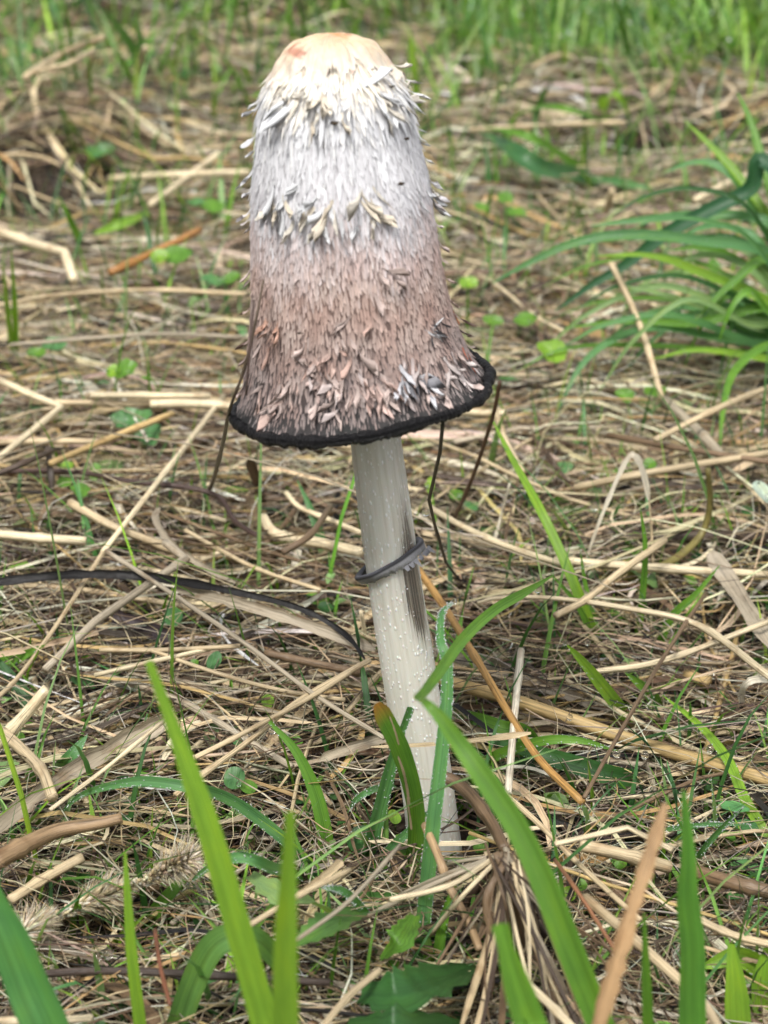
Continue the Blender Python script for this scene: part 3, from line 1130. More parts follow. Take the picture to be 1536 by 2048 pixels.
# loose ring slid down the stem
j0 = int(np.argmin(np.abs(vv - 1122)))
rc = st[j0, :3] + np.array([-.0004, 0, 0])
rax = Matrix.Rotation(R(-32), 3, 'Y') @ Matrix.Rotation(R(-11), 3, 'X')
rax = np.array(rax)
nrg = 150
ra = np.arange(nrg) * 2 * math.pi / nrg
ringsec = [(-.0012, .0003), (-.0001, .0008), (.0006, .0006), (.0006, .0001), (.0004, -.0004), (.0, -.0015)]
prs = []
cols = []
for j, (dr, dz) in enumerate(ringsec):
    r_ = .0079 + dr + .0005 * np.sin(2 * ra + 1) + .0002 * np.sin(7 * ra)
    zz = dz + (0 if j < 5 else -1) * (.0009 * rng.random(nrg) ** 2 + .0012 * np.clip(np.sin(ra * 9 + 2 * np.sin(ra * 5)) * np.sin(ra * 4 + 1), 0, 1)) * (.3 + .7 * np.clip(np.cos(ra - .7), 0, 1))
    loc = np.stack([r_ * np.cos(ra) * 1.1, -r_ * np.sin(ra), zz], 1)
    prs.append(rc + loc @ rax.T)
    base = [(.10, .10, .12), (.16, .16, .19), (.06, .06, .07), (.03, .03, .035), (.30, .30, .32), (.34, .34, .36)][j]
    cols.append(np.broadcast_to(base, (nrg, 3)) * (1 + .35 * np.sin(ra * 3 + j)[:, None]))
ri = np.arange(len(ringsec) * nrg).reshape(-1, nrg)
q = np.stack([ri[:-1], np.roll(ri, -1, 1)[:-1], np.roll(ri, -1, 1)[1:], ri[1:]], -1).reshape(-1, 4)
V = np.concatenate(prs)
sv = np.stack([np.tile(ra * 1.0, len(ringsec)), np.repeat(np.arange(len(ringsec)) * .3, nrg), np.zeros(len(V))], -1)
rng_o = link('ring', make_mesh('ring', V, [q], np.concatenate(cols), sv), FLESH, mush)
tag(rng_o, 'loose grey ring with frayed lower edge slid down the stem')
sol = rng_o.modifiers.new('thick', 'SOLIDIFY')
sol.thickness = .00025
for i, aang in enumerate([.12, .3, .42, .62, .8, .95, 1.1]):
    r_ = .0090
    b = rc + (np.array([r_ * math.cos(aang) * 1.1, -r_ * math.sin(aang), -.0016])) @ rax.T
    tipd = np.array([math.cos(aang) * .0010, -math.sin(aang) * .0012, -.0020]) @ rax.T
    V, Fc, C, S = sweep(np.stack([b, b + tipd * .6, b + tipd * random.uniform(.3, 1.2)]), np.array([.0014, .0008, .0001]), 'vee', (.32, .32, .35), up=(0, -1, .3))
    link('fringe_tooth', make_mesh('fringe_tooth', V, Fc, C, S), FLESH, rng_o)


# ------------------------------------------------------------------ hand-placed straw and grass
def parse(spec, zh, Y=None):
    toks = [k.split(',') for k in spec.split()]
    n = len(toks)
    pts = []
    for i, k in enumerate(toks):
        u, v = float(k[0]), float(k[1])
        if len(k) > 2 and k[2][0] == 'Y':
            P = on_y(u, v, float(k[2][1:]) / 1000)
        elif len(k) > 2 and k[2][0] == 'h':
            hh_ = float(k[2][1:])
            P = on_ground(u, v, (hh_ + (5 if hh_ >= 8 else 0)) / 1000)
        elif Y is not None:
            y = (Y[0] + (Y[1] - Y[0]) * i / (n - 1)) / 1000
            P = on_y(u, v, y)
            if P[2] < terrain(P[0], P[1]) + .003:
                P = on_ground(u, v, .003)
        else:
            P = on_ground(u, v, zh)
        pts.append(P)
    return np.array(pts)


def pxw(P, w):
    return w * ((P - CAM) @ FWD) / F


def straw(name, label, spec, w, colr, sect='tube', zh=.015, cat=None, group=None, taper=(1, 1), sharp=False, parent=None, node=True, twist=0.0):
    zh = zh + (.007 if zh >= .009 else 0) + random.uniform(-.001, .002)
    K = parse(spec, zh)
    P = np.vstack([np.linspace(K[i], K[i + 1], 5)[:-1] for i in range(len(K) - 1)] + [K[-1:]]) if sharp else catmull(K, 6)
    n = len(P)
    W = pxw(P, w) * np.linspace(taper[0], taper[1], n)
    if node and sect.startswith('tube') and n > 6:
        j = random.randint(2, n - 3)
        W[j] *= 1.25
    if not sect.startswith('tube'):
        W = W * (1 + .13 * rng.normal(0, 1, n)) * np.interp(np.linspace(0, 1, n), [0, .06, .94, 1], [.35, 1, 1, .3])
    c = np.array(PAL[colr] if isinstance(colr, str) else colr) * math.exp(random.gauss(0, .06))
    cc = c[None, None, :] * (1 + .12 * np.sin(np.linspace(0, 5, n) + random.random() * 6))[None, :, None]
    tw = None if sect.startswith('tube') else twist + np.linspace(-.3, .3, n)[None] * random.uniform(-1, 1)
    V, Fc, C, S = sweep(P, W, sect, cc, twist=tw, up=(0, 0, 1) if sect.startswith('tube') else (0, -.8, .6))
    o = link(name, make_mesh(name, V, Fc, C, S), STRAW, parent)
    if parent is None:
        tag(o, label, cat or 'straw', group)
    return o


def dew_on(P, W, parent, cnt, rmin=.00007, rmax=.0002, side=None):
    cnt = int(cnt * 4)
    n = len(P)
    T = nrmz(np.gradient(P, axis=0))
    sd = nrmz(np.cross(T, np.array([0, -.6, .8])))
    q = rng.random(cnt) * (n - 1.01)
    i = q.astype(int)
    f = (q - i)[:, None]
    c = P[i] * (1 - f) + P[i + 1] * f
    ww = W[i]
    edge = np.where(rng.random(cnt) < .88, rng.choice([-.5, .5], cnt), rng.uniform(-.4, .4, cnt))
    c = c + sd[i] * (edge * ww)[:, None] + np.array([0, -.0002, .0003]) + rng.normal(0, .00012, (cnt, 3))
    V, Fc = beads(c, rmin + (rmax - rmin) * rng.random(cnt) ** 2, ICO0 if cnt > 60 else ICO1)
    o = link('dew_beads', make_mesh('dew_beads', V, Fc), DEWM, parent)
    o['kind'] = 'stuff'


def blade(label, spec, w, colr, Y=None, tip=.06, root=.75, sect='leaf', zh=.02, group=None, dewn=0, twist=0.0, tipcol=None, name='grass_shoot', cat='grass shoot', toground=True, parent=None, face=(0, -.75, .65), mid=None, teeth=0):
    """points run tip -> root"""
    K = parse(spec, zh, Y)
    if toground:
        e = K[-1]
        h = float(terrain(e[0], e[1]))
        if e[2] > h + .002:
            d = (K[-1] - K[-2])
            d = d / max(np.linalg.norm(d), 1e-6)
            g = np.array([e[0] + np.clip(d[0], -.5, .5) * (e[2] - h), e[1], h - .003])
            K = np.vstack([K, g])
    P = catmull(K, 7)
    n = len(P)
    t = np.linspace(0, 1, n)
    prof_ = np.interp(t, [0, .12, .35, .7, 1], [tip, .45, .85, 1, root]) if mid is None else np.interp(t, *mid)
    if teeth:
        prof_ = prof_ * (1 - .42 * ((t * teeth) % 1.0))
    W = pxw(P, w) * prof_
    c = np.array(PAL[colr] if isinstance(colr, str) else colr) * math.exp(random.gauss(0, .05))
    cc = np.repeat(c[None, None, :], n, 1) * np.linspace(1.1, .95, n)[None, :, None]
    if tipcol is not None:
        k = np.clip(1 - t / .12, 0, 1)[None, :, None]
        cc = cc * (1 - k) + np.array(tipcol)[None, None, :] * k
    V, Fc, C, S = sweep(P, W, sect, cc, up=face, twist=twist + np.linspace(-.25, .25, n)[None] * random.uniform(-1, 1))
    o = link(name, make_mesh(name, V, Fc, C, S), BLADE, parent)
    if parent is None:
        tag(o, label, cat, group)
    if dewn:
        dew_on(P, W, o, dewn)
    return o


S_ = straw
ST = 'straw_stalk'
S_(ST, 'long straight pale straw running up to the cap rim', '447,793,h24 330,945 205,1105', 12, 'pale', zh=.022)
S_(ST, 'thin tan straw slanting down below the long pale straw', '215,1090 120,1240 40,1350 -10,1400', 10, 'tan', zh=.02)
S_(ST, 'pale straw bent sharply in half beside the lobed clover leaf', '-10,757 122,815 -10,922', 14, 'pale', sharp=True, zh=.024)
S_(ST, 'golden straw slanting past the lobed clover leaf', '100,927 200,885 345,827', 13, 'gold', zh=.022)
S_(ST, 'thick pale straw lying level behind the inky rim', '300,808 400,808 560,820', 19, 'pale', zh=.02)
S_(ST, 'straw lying level behind the lobed clover leaf', '110,805 300,808', 14, 'tan', zh=.018)
S_(ST, 'thick pale straw with a cut end below the dark upright stem', '-10,1068 80,1076 172,1082', 19, 'pale', zh=.02)
S_(ST, 'short straw lying just above the cut straw', '-10,885 120,882 220,885', 13, 'tan', zh=.016)
S_(ST, 'knobbly pale stalk curving toward the ring of the mushroom', '526,1035 548,1066 590,1078 650,1088 722,1106', 22, 'pale', zh=.018)
S_(ST, 'thin wavy pale straw reaching toward the stem above the knobbly stalk', '572,985 600,1015 660,1040 722,1066', 11, 'pale', zh=.022)
S_(ST, 'long thin grey straw crossing over the black leaf', '212,1102 310,1165 480,1280 630,1390 768,1476', 10, 'grey', zh=.03)
S_(ST, 'stout grey straw with a broken elbow over the black leaf', '330,1085 372,1118 305,1163 190,1243 90,1340', 17, 'grey', sharp=True, zh=.026)
S_(ST, 'long thin straw sweeping down from the broken elbow straw', '370,1060 440,1100 520,1140 640,1180', 9, 'tan', zh=.02)
S_(ST, 'long thick golden stalk running out from the foot of the mushroom', '868,1358 1000,1392 1150,1442 1300,1492 1545,1562', 27, 'gold', sect='tube8', zh=.016)
S_(ST, 'amber stalk leaning away beside the ring', '838,1140 900,1232 960,1330 1020,1430 1080,1520 1165,1605', 17, (.46, .26, .08), zh=.026)
S_(ST, 'short white straw standing across the golden stalk', '1042,1300,h30 1030,1420 1016,1585', 15, 'white', zh=.024)
S_(ST, 'thin brown stem crossing the golden stalk at a steep slant', '1412,1185 1330,1310 1260,1430 1168,1595', 9, 'brown', zh=.032)
S_(ST, 'long bleached straw arching over the bright grass sprouts', '955,1205 1000,1196 1100,1196 1250,1216 1400,1252 1545,1358', 10, 'pale', zh=.028, taper=(.5, 1.6))
S_(ST, 'hollow straw with an open cut end pointing at the grass sprouts', '1110,1232,h30 1170,1200 1230,1152 1330,1080', 15, 'tan', zh=.026)
S_(ST, 'thin tapering straw lying across the foot of the stem', '742,1494,Y-22 900,1486,Y-20 1062,1466,Y-16', 13, 'tan', taper=(.4, 1.1), sect='vee')
S_('dark_stick', 'broken brown stick with a black end beside the stem foot', '868,1556,h34 905,1562 945,1595 985,1650 1010,1700', 27, (.14, .09, .05), cat='stick', zh=.03, taper=(1.1, .9), sect='tube8')
S_('red_stem', 'thick reddish brown stem turning yellow at one end', '880,835 1020,885 1150,930 1250,972 1340,1020 1490,1068', 25, (.24, .12, .055), cat='stem', zh=.008, taper=(.6, 1.25), sect='tube8')
S_('plant_stem', 'thin rust brown stem standing up behind the cap rim', '1000,762,Y120 985,835,Y125 945,955,Y140 905,1042,Y160 880,1075', 9, (.10, .055, .03), cat='stem', zh=.006)
S_('plant_stem', 'thin black stem hanging from the inky rim', '886,842,Y-18 880,905,Y0 858,1000,Y40 870,1052,Y70 892,1125,Y100 938,1186 1000,1230', 6.5, 'char', cat='stem', zh=.004, taper=(1.3, .8), sharp=True)
S_('plant_stem', 'dark grass stem leaning on the cap beside its torn corner', '527,560,Y-15 510,650,Y-18 488,740,Y-18 460,818,Y-10 445,890,Y50 425,965,Y150 405,1005', 9, (.12, .09, .06), cat='stem', zh=.004, taper=(.5, 1.2))
S_('plant_stem', 'fine brown stem pressed against the cap over its pink skirt', '508,600,Y-25 500,690,Y-29 492,790,Y-30', 5, (.09, .06, .05), cat='stem')
S_('dry_leaf', 'pale dry leaf curled over into a hook', '1165,1140,h8 1200,1040,h25 1250,925,h42 1270,912,h44 1286,945,h38 1298,1000,h28', 10, 'white', sect='vee', cat='dry leaf', taper=(.6, 1.5))
S_('plant_stem', 'thread-thin straw dangling from the hooked dry leaf', '1298,998,h28 1303,1060,h18 1306,1130,h8', 4, 'tan', cat='stem')
S_('plant_stem', 'olive stem curving upward to a dark tip', '1416,938,h44 1420,1010,h30 1402,1070,h20 1350,1118,h14 1290,1145,h12 1200,1160,h10', 17, 'olive', cat='stem', taper=(.7, 1.2))
S_('dark_stick', 'level blackish mossy stick behind the olive stem', '1205,1068 1300,1075 1420,1072 1545,1078', 26, 'dark', cat='stick', zh=.010)
S_('dark_stick', 'thin dark stick lying level behind the ring', '850,948 950,965 1100,985 1220,1000', 13, 'dark', cat='stick', zh=.012)
S_(ST, 'pale straw slanting up to the red stem', '1150,975 1300,945 1545,905', 15, 'tan', zh=.02)
S_(ST, 'thin straw leaning through the big green tuft', '1222,525,h60 1280,650,h40 1325,800,h20', 13, 'tan', zh=.02)
S_(ST, 'bleached forked straw below the big green tuft', '1330,800 1400,865 1455,925', 20, 'grey', zh=.02)
S_(ST, 'straw continuing level behind the red stem', '1215,870 1350,895 1545,925', 12, 'brown', zh=.022)
S_(ST, 'stiff straw rising toward the tuft of wide blades', '1310,880 1440,815 1545,772', 13, 'tan', zh=.026)
S_(ST, 'short pale level straw ending beside the thin rust brown stem', '900,820 960,826 1010,826', 15, 'pale', zh=.018)
S_(ST, 'straw bending down beside the tall bright blade', '990,822 1010,880 1045,945', 14, 'tan', zh=.022)
S_(ST, 'pale thin straw crossing toward the sprouts behind the ring', '850,1010 930,1055 1020,1095 1130,1130', 13, 'pale', zh=.022)
S_(ST, 'white upright splinter of straw among dewy sprouts', '1020,965,h35 1000,1040,h20 978,1130,h8', 6, 'white')
S_(ST, 'straw lying level beside the ring', '845,1070 960,1085 1060,1100', 20, 'tan', zh=.012)
S_(ST, 'thick pale straw passing under the hooked leaf', '1110,1120 1300,1135 1545,1150', 17, 'pale', zh=.014)
S_('dry_leaf', 'grey fibrous dead leaf lying in a long diagonal', '1420,1105 1470,1180 1545,1300', 38, 'grey', sect='vee', cat='dry leaf', zh=.02)
S_('dry_leaf', 'long black decayed leaf snaking across the straw', '-15,1168 80,1156 180,1150 300,1155 450,1180 600,1217 690,1268 735,1325', 27, 'char', sect='curl', cat='dry leaf', zh=.025, taper=(1, .35))
S_('dry_leaf', 'grey streaked dead leaf lying under the black leaf', '350,1175 450,1200 560,1232 680,1275 750,1300', 42, 'grey', sect='curl', cat='dry leaf', zh=.023, taper=(.6, .7))
S_('dry_leaf', 'grey streaked dead leaf continuing behind the stem', '860,1290 980,1335 1120,1385 1230,1420', 44, (.30, .26, .2), sect='curl', cat='dry leaf', zh=.012, taper=(1, .5))
S_('dry_leaf', 'dark plum dead leaf tucked under the grey straw', '225,1235 290,1255 350,1285', 40, (.06, .045, .05), sect='curl', cat='dry leaf', zh=.012)
S_('dark_stick', 'dark brown stick running level from the dark upright stem', '15,942 150,943 240,960 420,985 470,1042 525,1078', 11, (.09, .055, .045), cat='stick', zh=.018)
S_('plant_stem', 'dark upright stem standing on the straw', '96,895,h30 104,980,h16 110,1058,h4', 13, (.09, .07, .055), cat='stem')
S_('plant_stem', 'dark slanting stem meeting the dark upright stem', '-10,950 50,925 108,900', 12, 'dark', cat='stem', zh=.026)
S_('dry_leaf', 'chestnut split stalk standing behind the knobbly stalk', '498,915,h35 515,970,h20 528,1045,h6', 22, 'brown', sect='curl', cat='dry leaf')
S_('dry_leaf', 'pale curled leaf strip like a rib in the straw', '318,1015 312,1040 340,1085 400,1130 470,1165', 15, 'grey', sect='curl', cat='dry leaf', zh=.026)
S_(ST, 'broad pale flat straw in the mat below the curled strip', '140,1005 220,1050 320,1090 400,1125', 18, 'tan', zh=.016)
S_('dry_leaf', 'pale pointed dry leaf tip hanging by the ring', '598,1098,h16 585,1140,h12 567,1185,h8', 16, 'white', sect='vee', cat='dry leaf', taper=(1, .3))
S_(ST, 'brown bent straw beside the pale leaf tip', '565,1105 620,1070 660,1015', 14, 'brown', zh=.028)
S_('dry_leaf', 'wide fibrous split stalk lying behind the broken brown stick', '-15,1672 60,1605 150,1540 240,1490 335,1440', 42, 'grey', sect='curl', cat='dry leaf', zh=.018)
S_('dark_stick', 'broken brown stick with a split pale end', '-15,1725 60,1685 120,1660 190,1648 244,1636', 36, (.33, .22, .12), cat='stick', zh=.024, sect='tube8', taper=(1.1, .6))
S_(ST, 'bright tan straw stub sticking up by the fibrous stalk', '95,1378,h34 45,1435,h26 -15,1500,h18', 25, 'pale', sect='tube8')
S_(ST, 'golden stub bending down below the bright tan stub', '5,1465,h24 50,1505 85,1545 105,1595', 24, 'tan', sect='tube8', zh=.02)
S_(ST, 'straw poking out below the broken brown stick', '20,1800 100,1750 165,1715', 22, 'tan', zh=.018)
S_(ST, 'thin pale straw slanting through the dark litter', '100,1620 220,1530 330,1440', 9, 'pale', zh=.03)
S_(ST, 'fine straw slanting up over the seedlings', '390,1515 480,1470 620,1395 700,1345', 11, 'tan', zh=.03)
S_(ST, 'long thin straw slanting to the stem foot', '350,1590 500,1480 600,1400 740,1320', 12, 'tan', zh=.028)
S_(ST, 'level straw beneath the black leaf', '200,1300 330,1300 480,1292', 10, 'tan', zh=.02)
S_(ST, 'long straw nearly level under the two seedlings', '190,1350 320,1320 420,1298', 10, 'pale', zh=.022)
S_(ST, 'fine crossing straw above the round seedling', '300,1300 430,1345 560,1380 690,1400', 9, 'tan', zh=.022)
S_(ST, 'brown straw lying level just below the black leaf tip', '530,1305 620,1325 720,1345', 16, 'brown', zh=.018)
S_(ST, 'short upright straw beside the stem', '722,1222,h26 735,1300,h10', 9, 'pale')
S_(ST, 'pale leaf-thin straw curving to the stem foot', '640,1520 700,1495 790,1470', 22, 'grey', sect='curl', zh=.02)
S_(ST, 'split tan straw lying before the toothed leaves', '590,1795 640,1760 685,1722', 20, 'tan', sect='curl', zh=.032)
S_(ST, 'pale stalk crossing before the stem foot', '690,1745,Y-16 820,1742,Y-14 1000,1725,Y-10', 24, 'grey', sect='curl')
S_(ST, 'thin straw slanting over the toothed leaves', '500,1850 600,1790 700,1740', 12, 'tan', zh=.04)
S_(ST, 'long thin straw rising over the dewy blade', '580,1890 700,1800 800,1690', 9, 'grey', zh=.045)
S_(ST, 'bent brown straw before the stem', '850,1650,h34 880,1720,h34 900,1775,h30 940,1850,h26 960,1900', 18, (.40, .27, .15), zh=.022)
S_(ST, 'long pale straw slanting up from the tussock', '780,1800 900,1770 990,1715', 12, 'pale', zh=.036)
S_(ST, 'bent straw making a shallow roof beside the tussock', '1110,1688 1255,1655 1345,1700', 11, 'pale', zh=.04, sharp=True)
S_(ST, 'reddish straw slanting down from the shallow roof straw', '1110,1720 1160,1790 1230,1900', 9, (.30, .14, .07), zh=.034)
S_(ST, 'long straw slanting behind the bent near blade', '1000,1580 1080,1650 1170,1740 1280,1840', 12, 'tan', zh=.03)
S_(ST, 'thick broken straw lying level by the tall near blade', '1160,1690 1270,1715 1340,1735', 26, 'tan', zh=.022)
S_(ST, 'brown level straw beyond the tall near blade', '1380,1740 1460,1765 1545,1785', 30, 'brown', zh=.02)
S_(ST, 'pale straw level below the brown one', '1380,1830 1460,1868 1545,1890', 16, 'tan', zh=.024)
S_(ST, 'thick straw slanting down behind the upright dry brown blade', '1170,1795 1280,1890 1400,2000 1440,2060', 22, 'tan', zh=.03)
S_(ST, 'stout straw slanting behind the blunt green blade', '1010,1930 1080,1990 1150,2060', 18, 'pale', zh=.03)
S_(ST, 'pale level straw behind the very wide blue green blade', '-15,2042 90,2042 185,2036', 16, 'pale', zh=.03)
S_(ST, 'tan straw rising beside the dark rounded leaf', '640,2060 700,1990 760,1940', 16, 'tan', zh=.03)
S_('dark_stick', 'dark level stick under the curved wide blade', '60,1950 180,1942 320,1945 660,1965', 16, (.07, .05, .04), cat='stick', zh=.018)
S_('plant_stem', 'rusty thin stem under the foxtail seed head', '310,1860 320,1930 340,2010', 9, 'red', cat='stem', zh=.03)
S_(ST, 'straw level under the grey fibrous leaf', '1180,1345 1330,1320 1545,1240', 12, 'pale', zh=.024)
S_(ST, 'short stout straw half buried by the black hollow', '1370,1350 1420,1365', 24, 'gold', zh=.012)
S_('dry_leaf', 'white dry leaf arching over the black hollow', '1490,1432,h8 1482,1390,h20 1500,1362,h26 1545,1358,h24', 14, 'white', sect='vee', cat='dry leaf')
S_(ST, 'amber straw in the mat behind the level dark stick', '220,545 330,495 400,460', 16, (.42, .20, .06), zh=.024)
S_(ST, 'pale bent straw above the round clover leaf', '-10,460 60,485 130,505 148,560', 20, 'pale', sharp=True, zh=.03)
S_(ST, 'long thin level straw behind the clover leaves', '-10,612 120,590 300,580 490,588', 9, 'tan', zh=.024)
S_(ST, 'fine level straw passing by the folded seedling', '20,690 200,675 330,668 490,675', 8, 'grey', zh=.026)
S_(ST, 'pale straw lying level in front of the clover leaf', '180,790 420,792', 14, 'pale', zh=.022)
S_(ST, 'pale straw slanting up beside the cap', '300,410 380,350 440,305', 13, 'pale', zh=.028)
S_(ST, 'long pale level straw behind the cap', '220,358 340,350 500,345', 16, 'pale', zh=.026)
S_(ST, 'stiff tan straw slanting over the hollow', '50,155 120,110 205,75', 14, 'tan', zh=.05)
S_(ST, 'fine straw parting from the stiff tan straw', '60,145 130,130 190,100', 10, 'tan', zh=.05)
S_(ST, 'upright pale straw beside two dark leaning blades', '290,95,h60 272,150,h10', 11, 'pale')
S_(ST, 'pale straw standing beside the forked tan straws', '186,108,h50 165,172,h10', 12, 'pale')
S_(ST, 'level straw lying behind the droopy wide leaf', '940,260 1100,250 1250,245', 10, 'tan', zh=.03)
S_(ST, 'short upright straw beneath the droopy wide leaf', '1225,380,h30 1200,460,h6', 12, 'tan')
S_(ST, 'pale straw lying behind the green tuft', '1390,400 1470,360 1545,335', 14, 'pale', zh=.03)

# bundle of dry stalks collapsed from one knot: each stalk is a part
tus = empty('dry_tussock')
tag(tus, 'collapsed tussock of pale dry stalks spreading from one bent knot', 'tussock')
for i in range(64):
    f = (i + random.random()) / 64
    ku, kv = 1003 + random.gauss(0, 18), 1715 + random.gauss(0, 12)
    eu, ev = 870 + 380 * f + random.gauss(0, 40), random.choice([2160, 2120, 2060, 1960, 1880]) + random.gauss(0, 40)
    mu = ku + (eu - ku) * random.uniform(.3, .55) + random.gauss(0, 20)
    mv = kv + (ev - kv) * random.uniform(.3, .5)
    hgt = 38 + random.gauss(0, 5)
    S_('stalk', None, f'{ku},{kv},h{hgt:.1f} {mu},{mv},h{hgt * .75 + random.gauss(0, 5):.1f} {eu},{ev},h{max(4, 14 + random.gauss(0, 6)):.1f}', random.choice([4, 5, 6, 8, 10, 14, 20]),
       random.choice(['tan', 'grey', 'brown', 'pale', 'dark', 'brown', 'dark']), sect=random.choice(['vee', 'tube', 'curl']), parent=tus, taper=(.8, 1), sharp=random.random() < .3)
for eu, ev in [(840, 1745), (800, 1790), (900, 1760), (860, 1870), (700, 1850), (1090, 1780)]:
    S_('stalk', None, f'1003,1712,h40 {(1003 + eu) / 2},{(1712 + ev) / 2 - 6},h36 {eu},{ev},h18', random.choice([8, 10, 12]), random.choice(['pale', 'tan', 'grey']), parent=tus)
S_('stalk', None, '1000,1705,h42 1040,1745,h38 1075,1800,h30 1100,1840,h24', 34, (.32, .25, .17), sect='curl', parent=tus)

# extra loose stalks in view, each its own object
LAND = [(880, 1640, 'by the foot of the mushroom stem'), (780, 1120, 'behind the ringed mushroom stem'), (200, 1800, 'around the foxtail seed head'), (1005, 1760, 'under the collapsed tussock'), (1380, 1800, 'by the upright dry brown blade'),
        (1200, 1460, 'along the long golden stalk'), (300, 1170, 'along the black decayed leaf'), (270, 850, 'around the lobed clover leaf'), (1250, 950, 'along the thick reddish stem'), (1350, 600, 'under the big tuft of arching blades'),
        (340, 520, 'around the wide glossy clover leaf'), (197, 310, 'around the pale folded leaf pair'), (1080, 320, 'around the wide droopy leaf behind the cap'), (1180, 1250, 'among the slim grass sprouts'), (470, 1560, 'around the pair of round seedling leaves'),
        (100, 1600, 'by the fibrous split stalk'), (600, 1060, 'around the knobbly pale stalk'), (1480, 1340, 'at the edge of the black hollow'), (1450, 1640, 'under the thin dewy slanting blade'), (640, 1830, 'among the toothed leaves'), (1060, 860, 'by the black cap rim'), (420, 960, 'beside the dark stem leaning on the cap'), (60, 1020, 'by the dark upright stem'), (1390, 1060, 'around the curved olive stem')]


def where(P_):
    u, v, _ = proj(P_)
    return min(LAND, key=lambda q_: (q_[0] - u) ** 2 + (q_[1] - v) ** 2)[2]


USED = set()
CW = {'pale': 'pale', 'tan': 'tan', 'gold': 'golden', 'grey': 'greyish', 'brown': 'brown', 'white': 'bleached', 'dark': 'dark brown', 'char': 'blackish'}
kinds = [('straw_stalk', 'tube', 150, ('pale', 'tan', 'gold', 'grey', 'tan', 'brown'), .0013, .075), ('dry_leaf', 'curl', 110, ('tan', 'grey', 'brown', 'pale', 'white'), .0021, .055), ('dark_stick', 'tube', 26, ('dark', 'brown', 'char'), .0018, .05)]
for nm, sect, cnt, pals, w0, l0 in kinds:
    xy = []
    while len(xy) < cnt:
        c = scatter(40, -.06, .75, margin=.98)
        u_, v_ = uvpix(c)
        okk = (u_ > 20) & (u_ < 1516) & (v_ > 260) & (v_ < 2020) & ~((u_ > 480) & (u_ < 990) & (v_ < 850)) & (in_hollow(c) < .4) & ~((u_ < 420) & (v_ > 1680) & (v_ < 1920)) & ~((u_ > 840) & (u_ < 1200) & (v_ > 1690)) & (np.hypot(c[:, 0], c[:, 1]) > .03)
        xy += list(c[okk])
    xy = np.array(xy[:cnt])
    Ls = rng.lognormal(math.log(l0), .35, cnt)
    PP = strands(xy, Ls, angles(cnt), n=7, curve=.06 if sect == 'tube' else .25, kink=.0 if sect == 'tube' else .6, z0=rng.uniform(.012, .020, cnt), tilt=.06, wav=0 if sect == 'tube' else .01)
    ok2 = stem_clear(PP, .014)
    for i in range(cnt):
        if not ok2[i]:
            continue
        wv_ = w0 * math.exp(random.gauss(0, .28)) * (np.ones(7) if sect == 'tube' else np.array([.4, .85, 1, 1, 1, .8, .25]))
        sz = 'long' if Ls[i] > l0 * 1.2 else 'short' if Ls[i] < l0 * .8 else 'middling'
        e0, e1_ = proj(PP[i][0]), proj(PP[i][-1])
        lie = 'lying level' if abs(e0[1] - e1_[1]) < .35 * abs(e0[0] - e1_[0]) else 'lying aslant'
        for _ in range(14):
            ck = random.choice(pals)
            lb_ = f"{sz} {CW[ck]} {dict(straw_stalk='straw stalk', dry_leaf='dry leaf strip', dark_stick='rotted stick')[nm]} {lie} {where(PP[i][3])}"
            if lb_ not in USED:
                break
        USED.add(lb_)
        V, Fc, C, S = sweep(PP[i], wv_, sect, np.array(PAL[ck]) * math.exp(random.gauss(0, .10)), twist=None if sect == 'tube' else random.gauss(0, .4) + np.linspace(-.5, .5, 7)[None] * random.gauss(0, 1))
        o = link(nm, make_mesh(nm, V, Fc, C, S), STRAW)
        tag(o, lb_,
            {'straw_stalk': 'straw', 'dry_leaf': 'dry leaf', 'dark_stick': 'stick'}[nm], 'loose ' + {'straw_stalk': 'straw stalks', 'dry_leaf': 'dry leaf strips', 'dark_stick': 'dark sticks'}[nm] + ' in the litter')

# ---- green blades near the camera
B = blade
B('tall bright green blade standing alone before the two seedlings', '297,1322 345,1450 385,1560 425,1680 475,1850 530,2048 560,2180', 56, 'lime', Y=(-128, -138), tip=.3, root=.8)
B('soft green blade beside the lone tall bright blade', '580,1622 576,1750 571,1900 572,2048 575,2180', 56, 'lime', Y=(-168, -168), tip=.35, root=.8)
B('long green blade folded over at its top in front of the stem', '1104,1152,Y30 1050,1185,Y14 990,1220,Y-2 930,1275,Y-27 875,1350,Y-61 848,1386,Y-84 836,1397,Y-98 850,1404,Y-110 880,1435,Y-113 920,1490,Y-115 960,1545,Y-118 1030,1650,Y-122 1085,1760,Y-126 1140,1900,Y-130 1200,2048,Y-133 1240,2150,Y-134', 62, 'green',
  mid=([0, .08, .2, .30, .40, .44, .48, .6, .8, 1], [.05, .32, .38, .34, .28, .26, .38, .68, .9, .85]))
B('blotched green blade with a withered orange tip curving up', '752,1408,Y-40 775,1450,Y-38 800,1500,Y-36 822,1570,Y-33 833,1640,Y-30 826,1715,Y-27 800,1770,Y-22 750,1800,Y-18 680,1815,Y-15', 40, (.10, .23, .03), mid=([0, .05, .25, .6, 1], [.45, .95, 1, .8, .6]), tipcol=(.52, .24, .06), toground=False, name='spotted_shoot')
B('dewy bluish blade leaning beside the stem foot', '822,1415,Y-30 795,1490,Y-26 770,1580,Y-23 748,1670,Y-20 733,1735,Y-18', 31, 'blue', dewn=90, tip=.5)
B('narrow dewy blade hanging straight down before the stem', '906,1205,Y-14 884,1228,Y-20 881,1280,Y-30 893,1325,Y-34 893,1400,Y-38 884,1500,Y-42 872,1600,Y-46 860,1710,Y-50 848,1830,Y-54 838,1950,Y-58 836,2060,Y-60', 31, 'blue', dewn=170, mid=([0, .1, .3, .6, 1], [.15, .42, .75, .95, 1]))
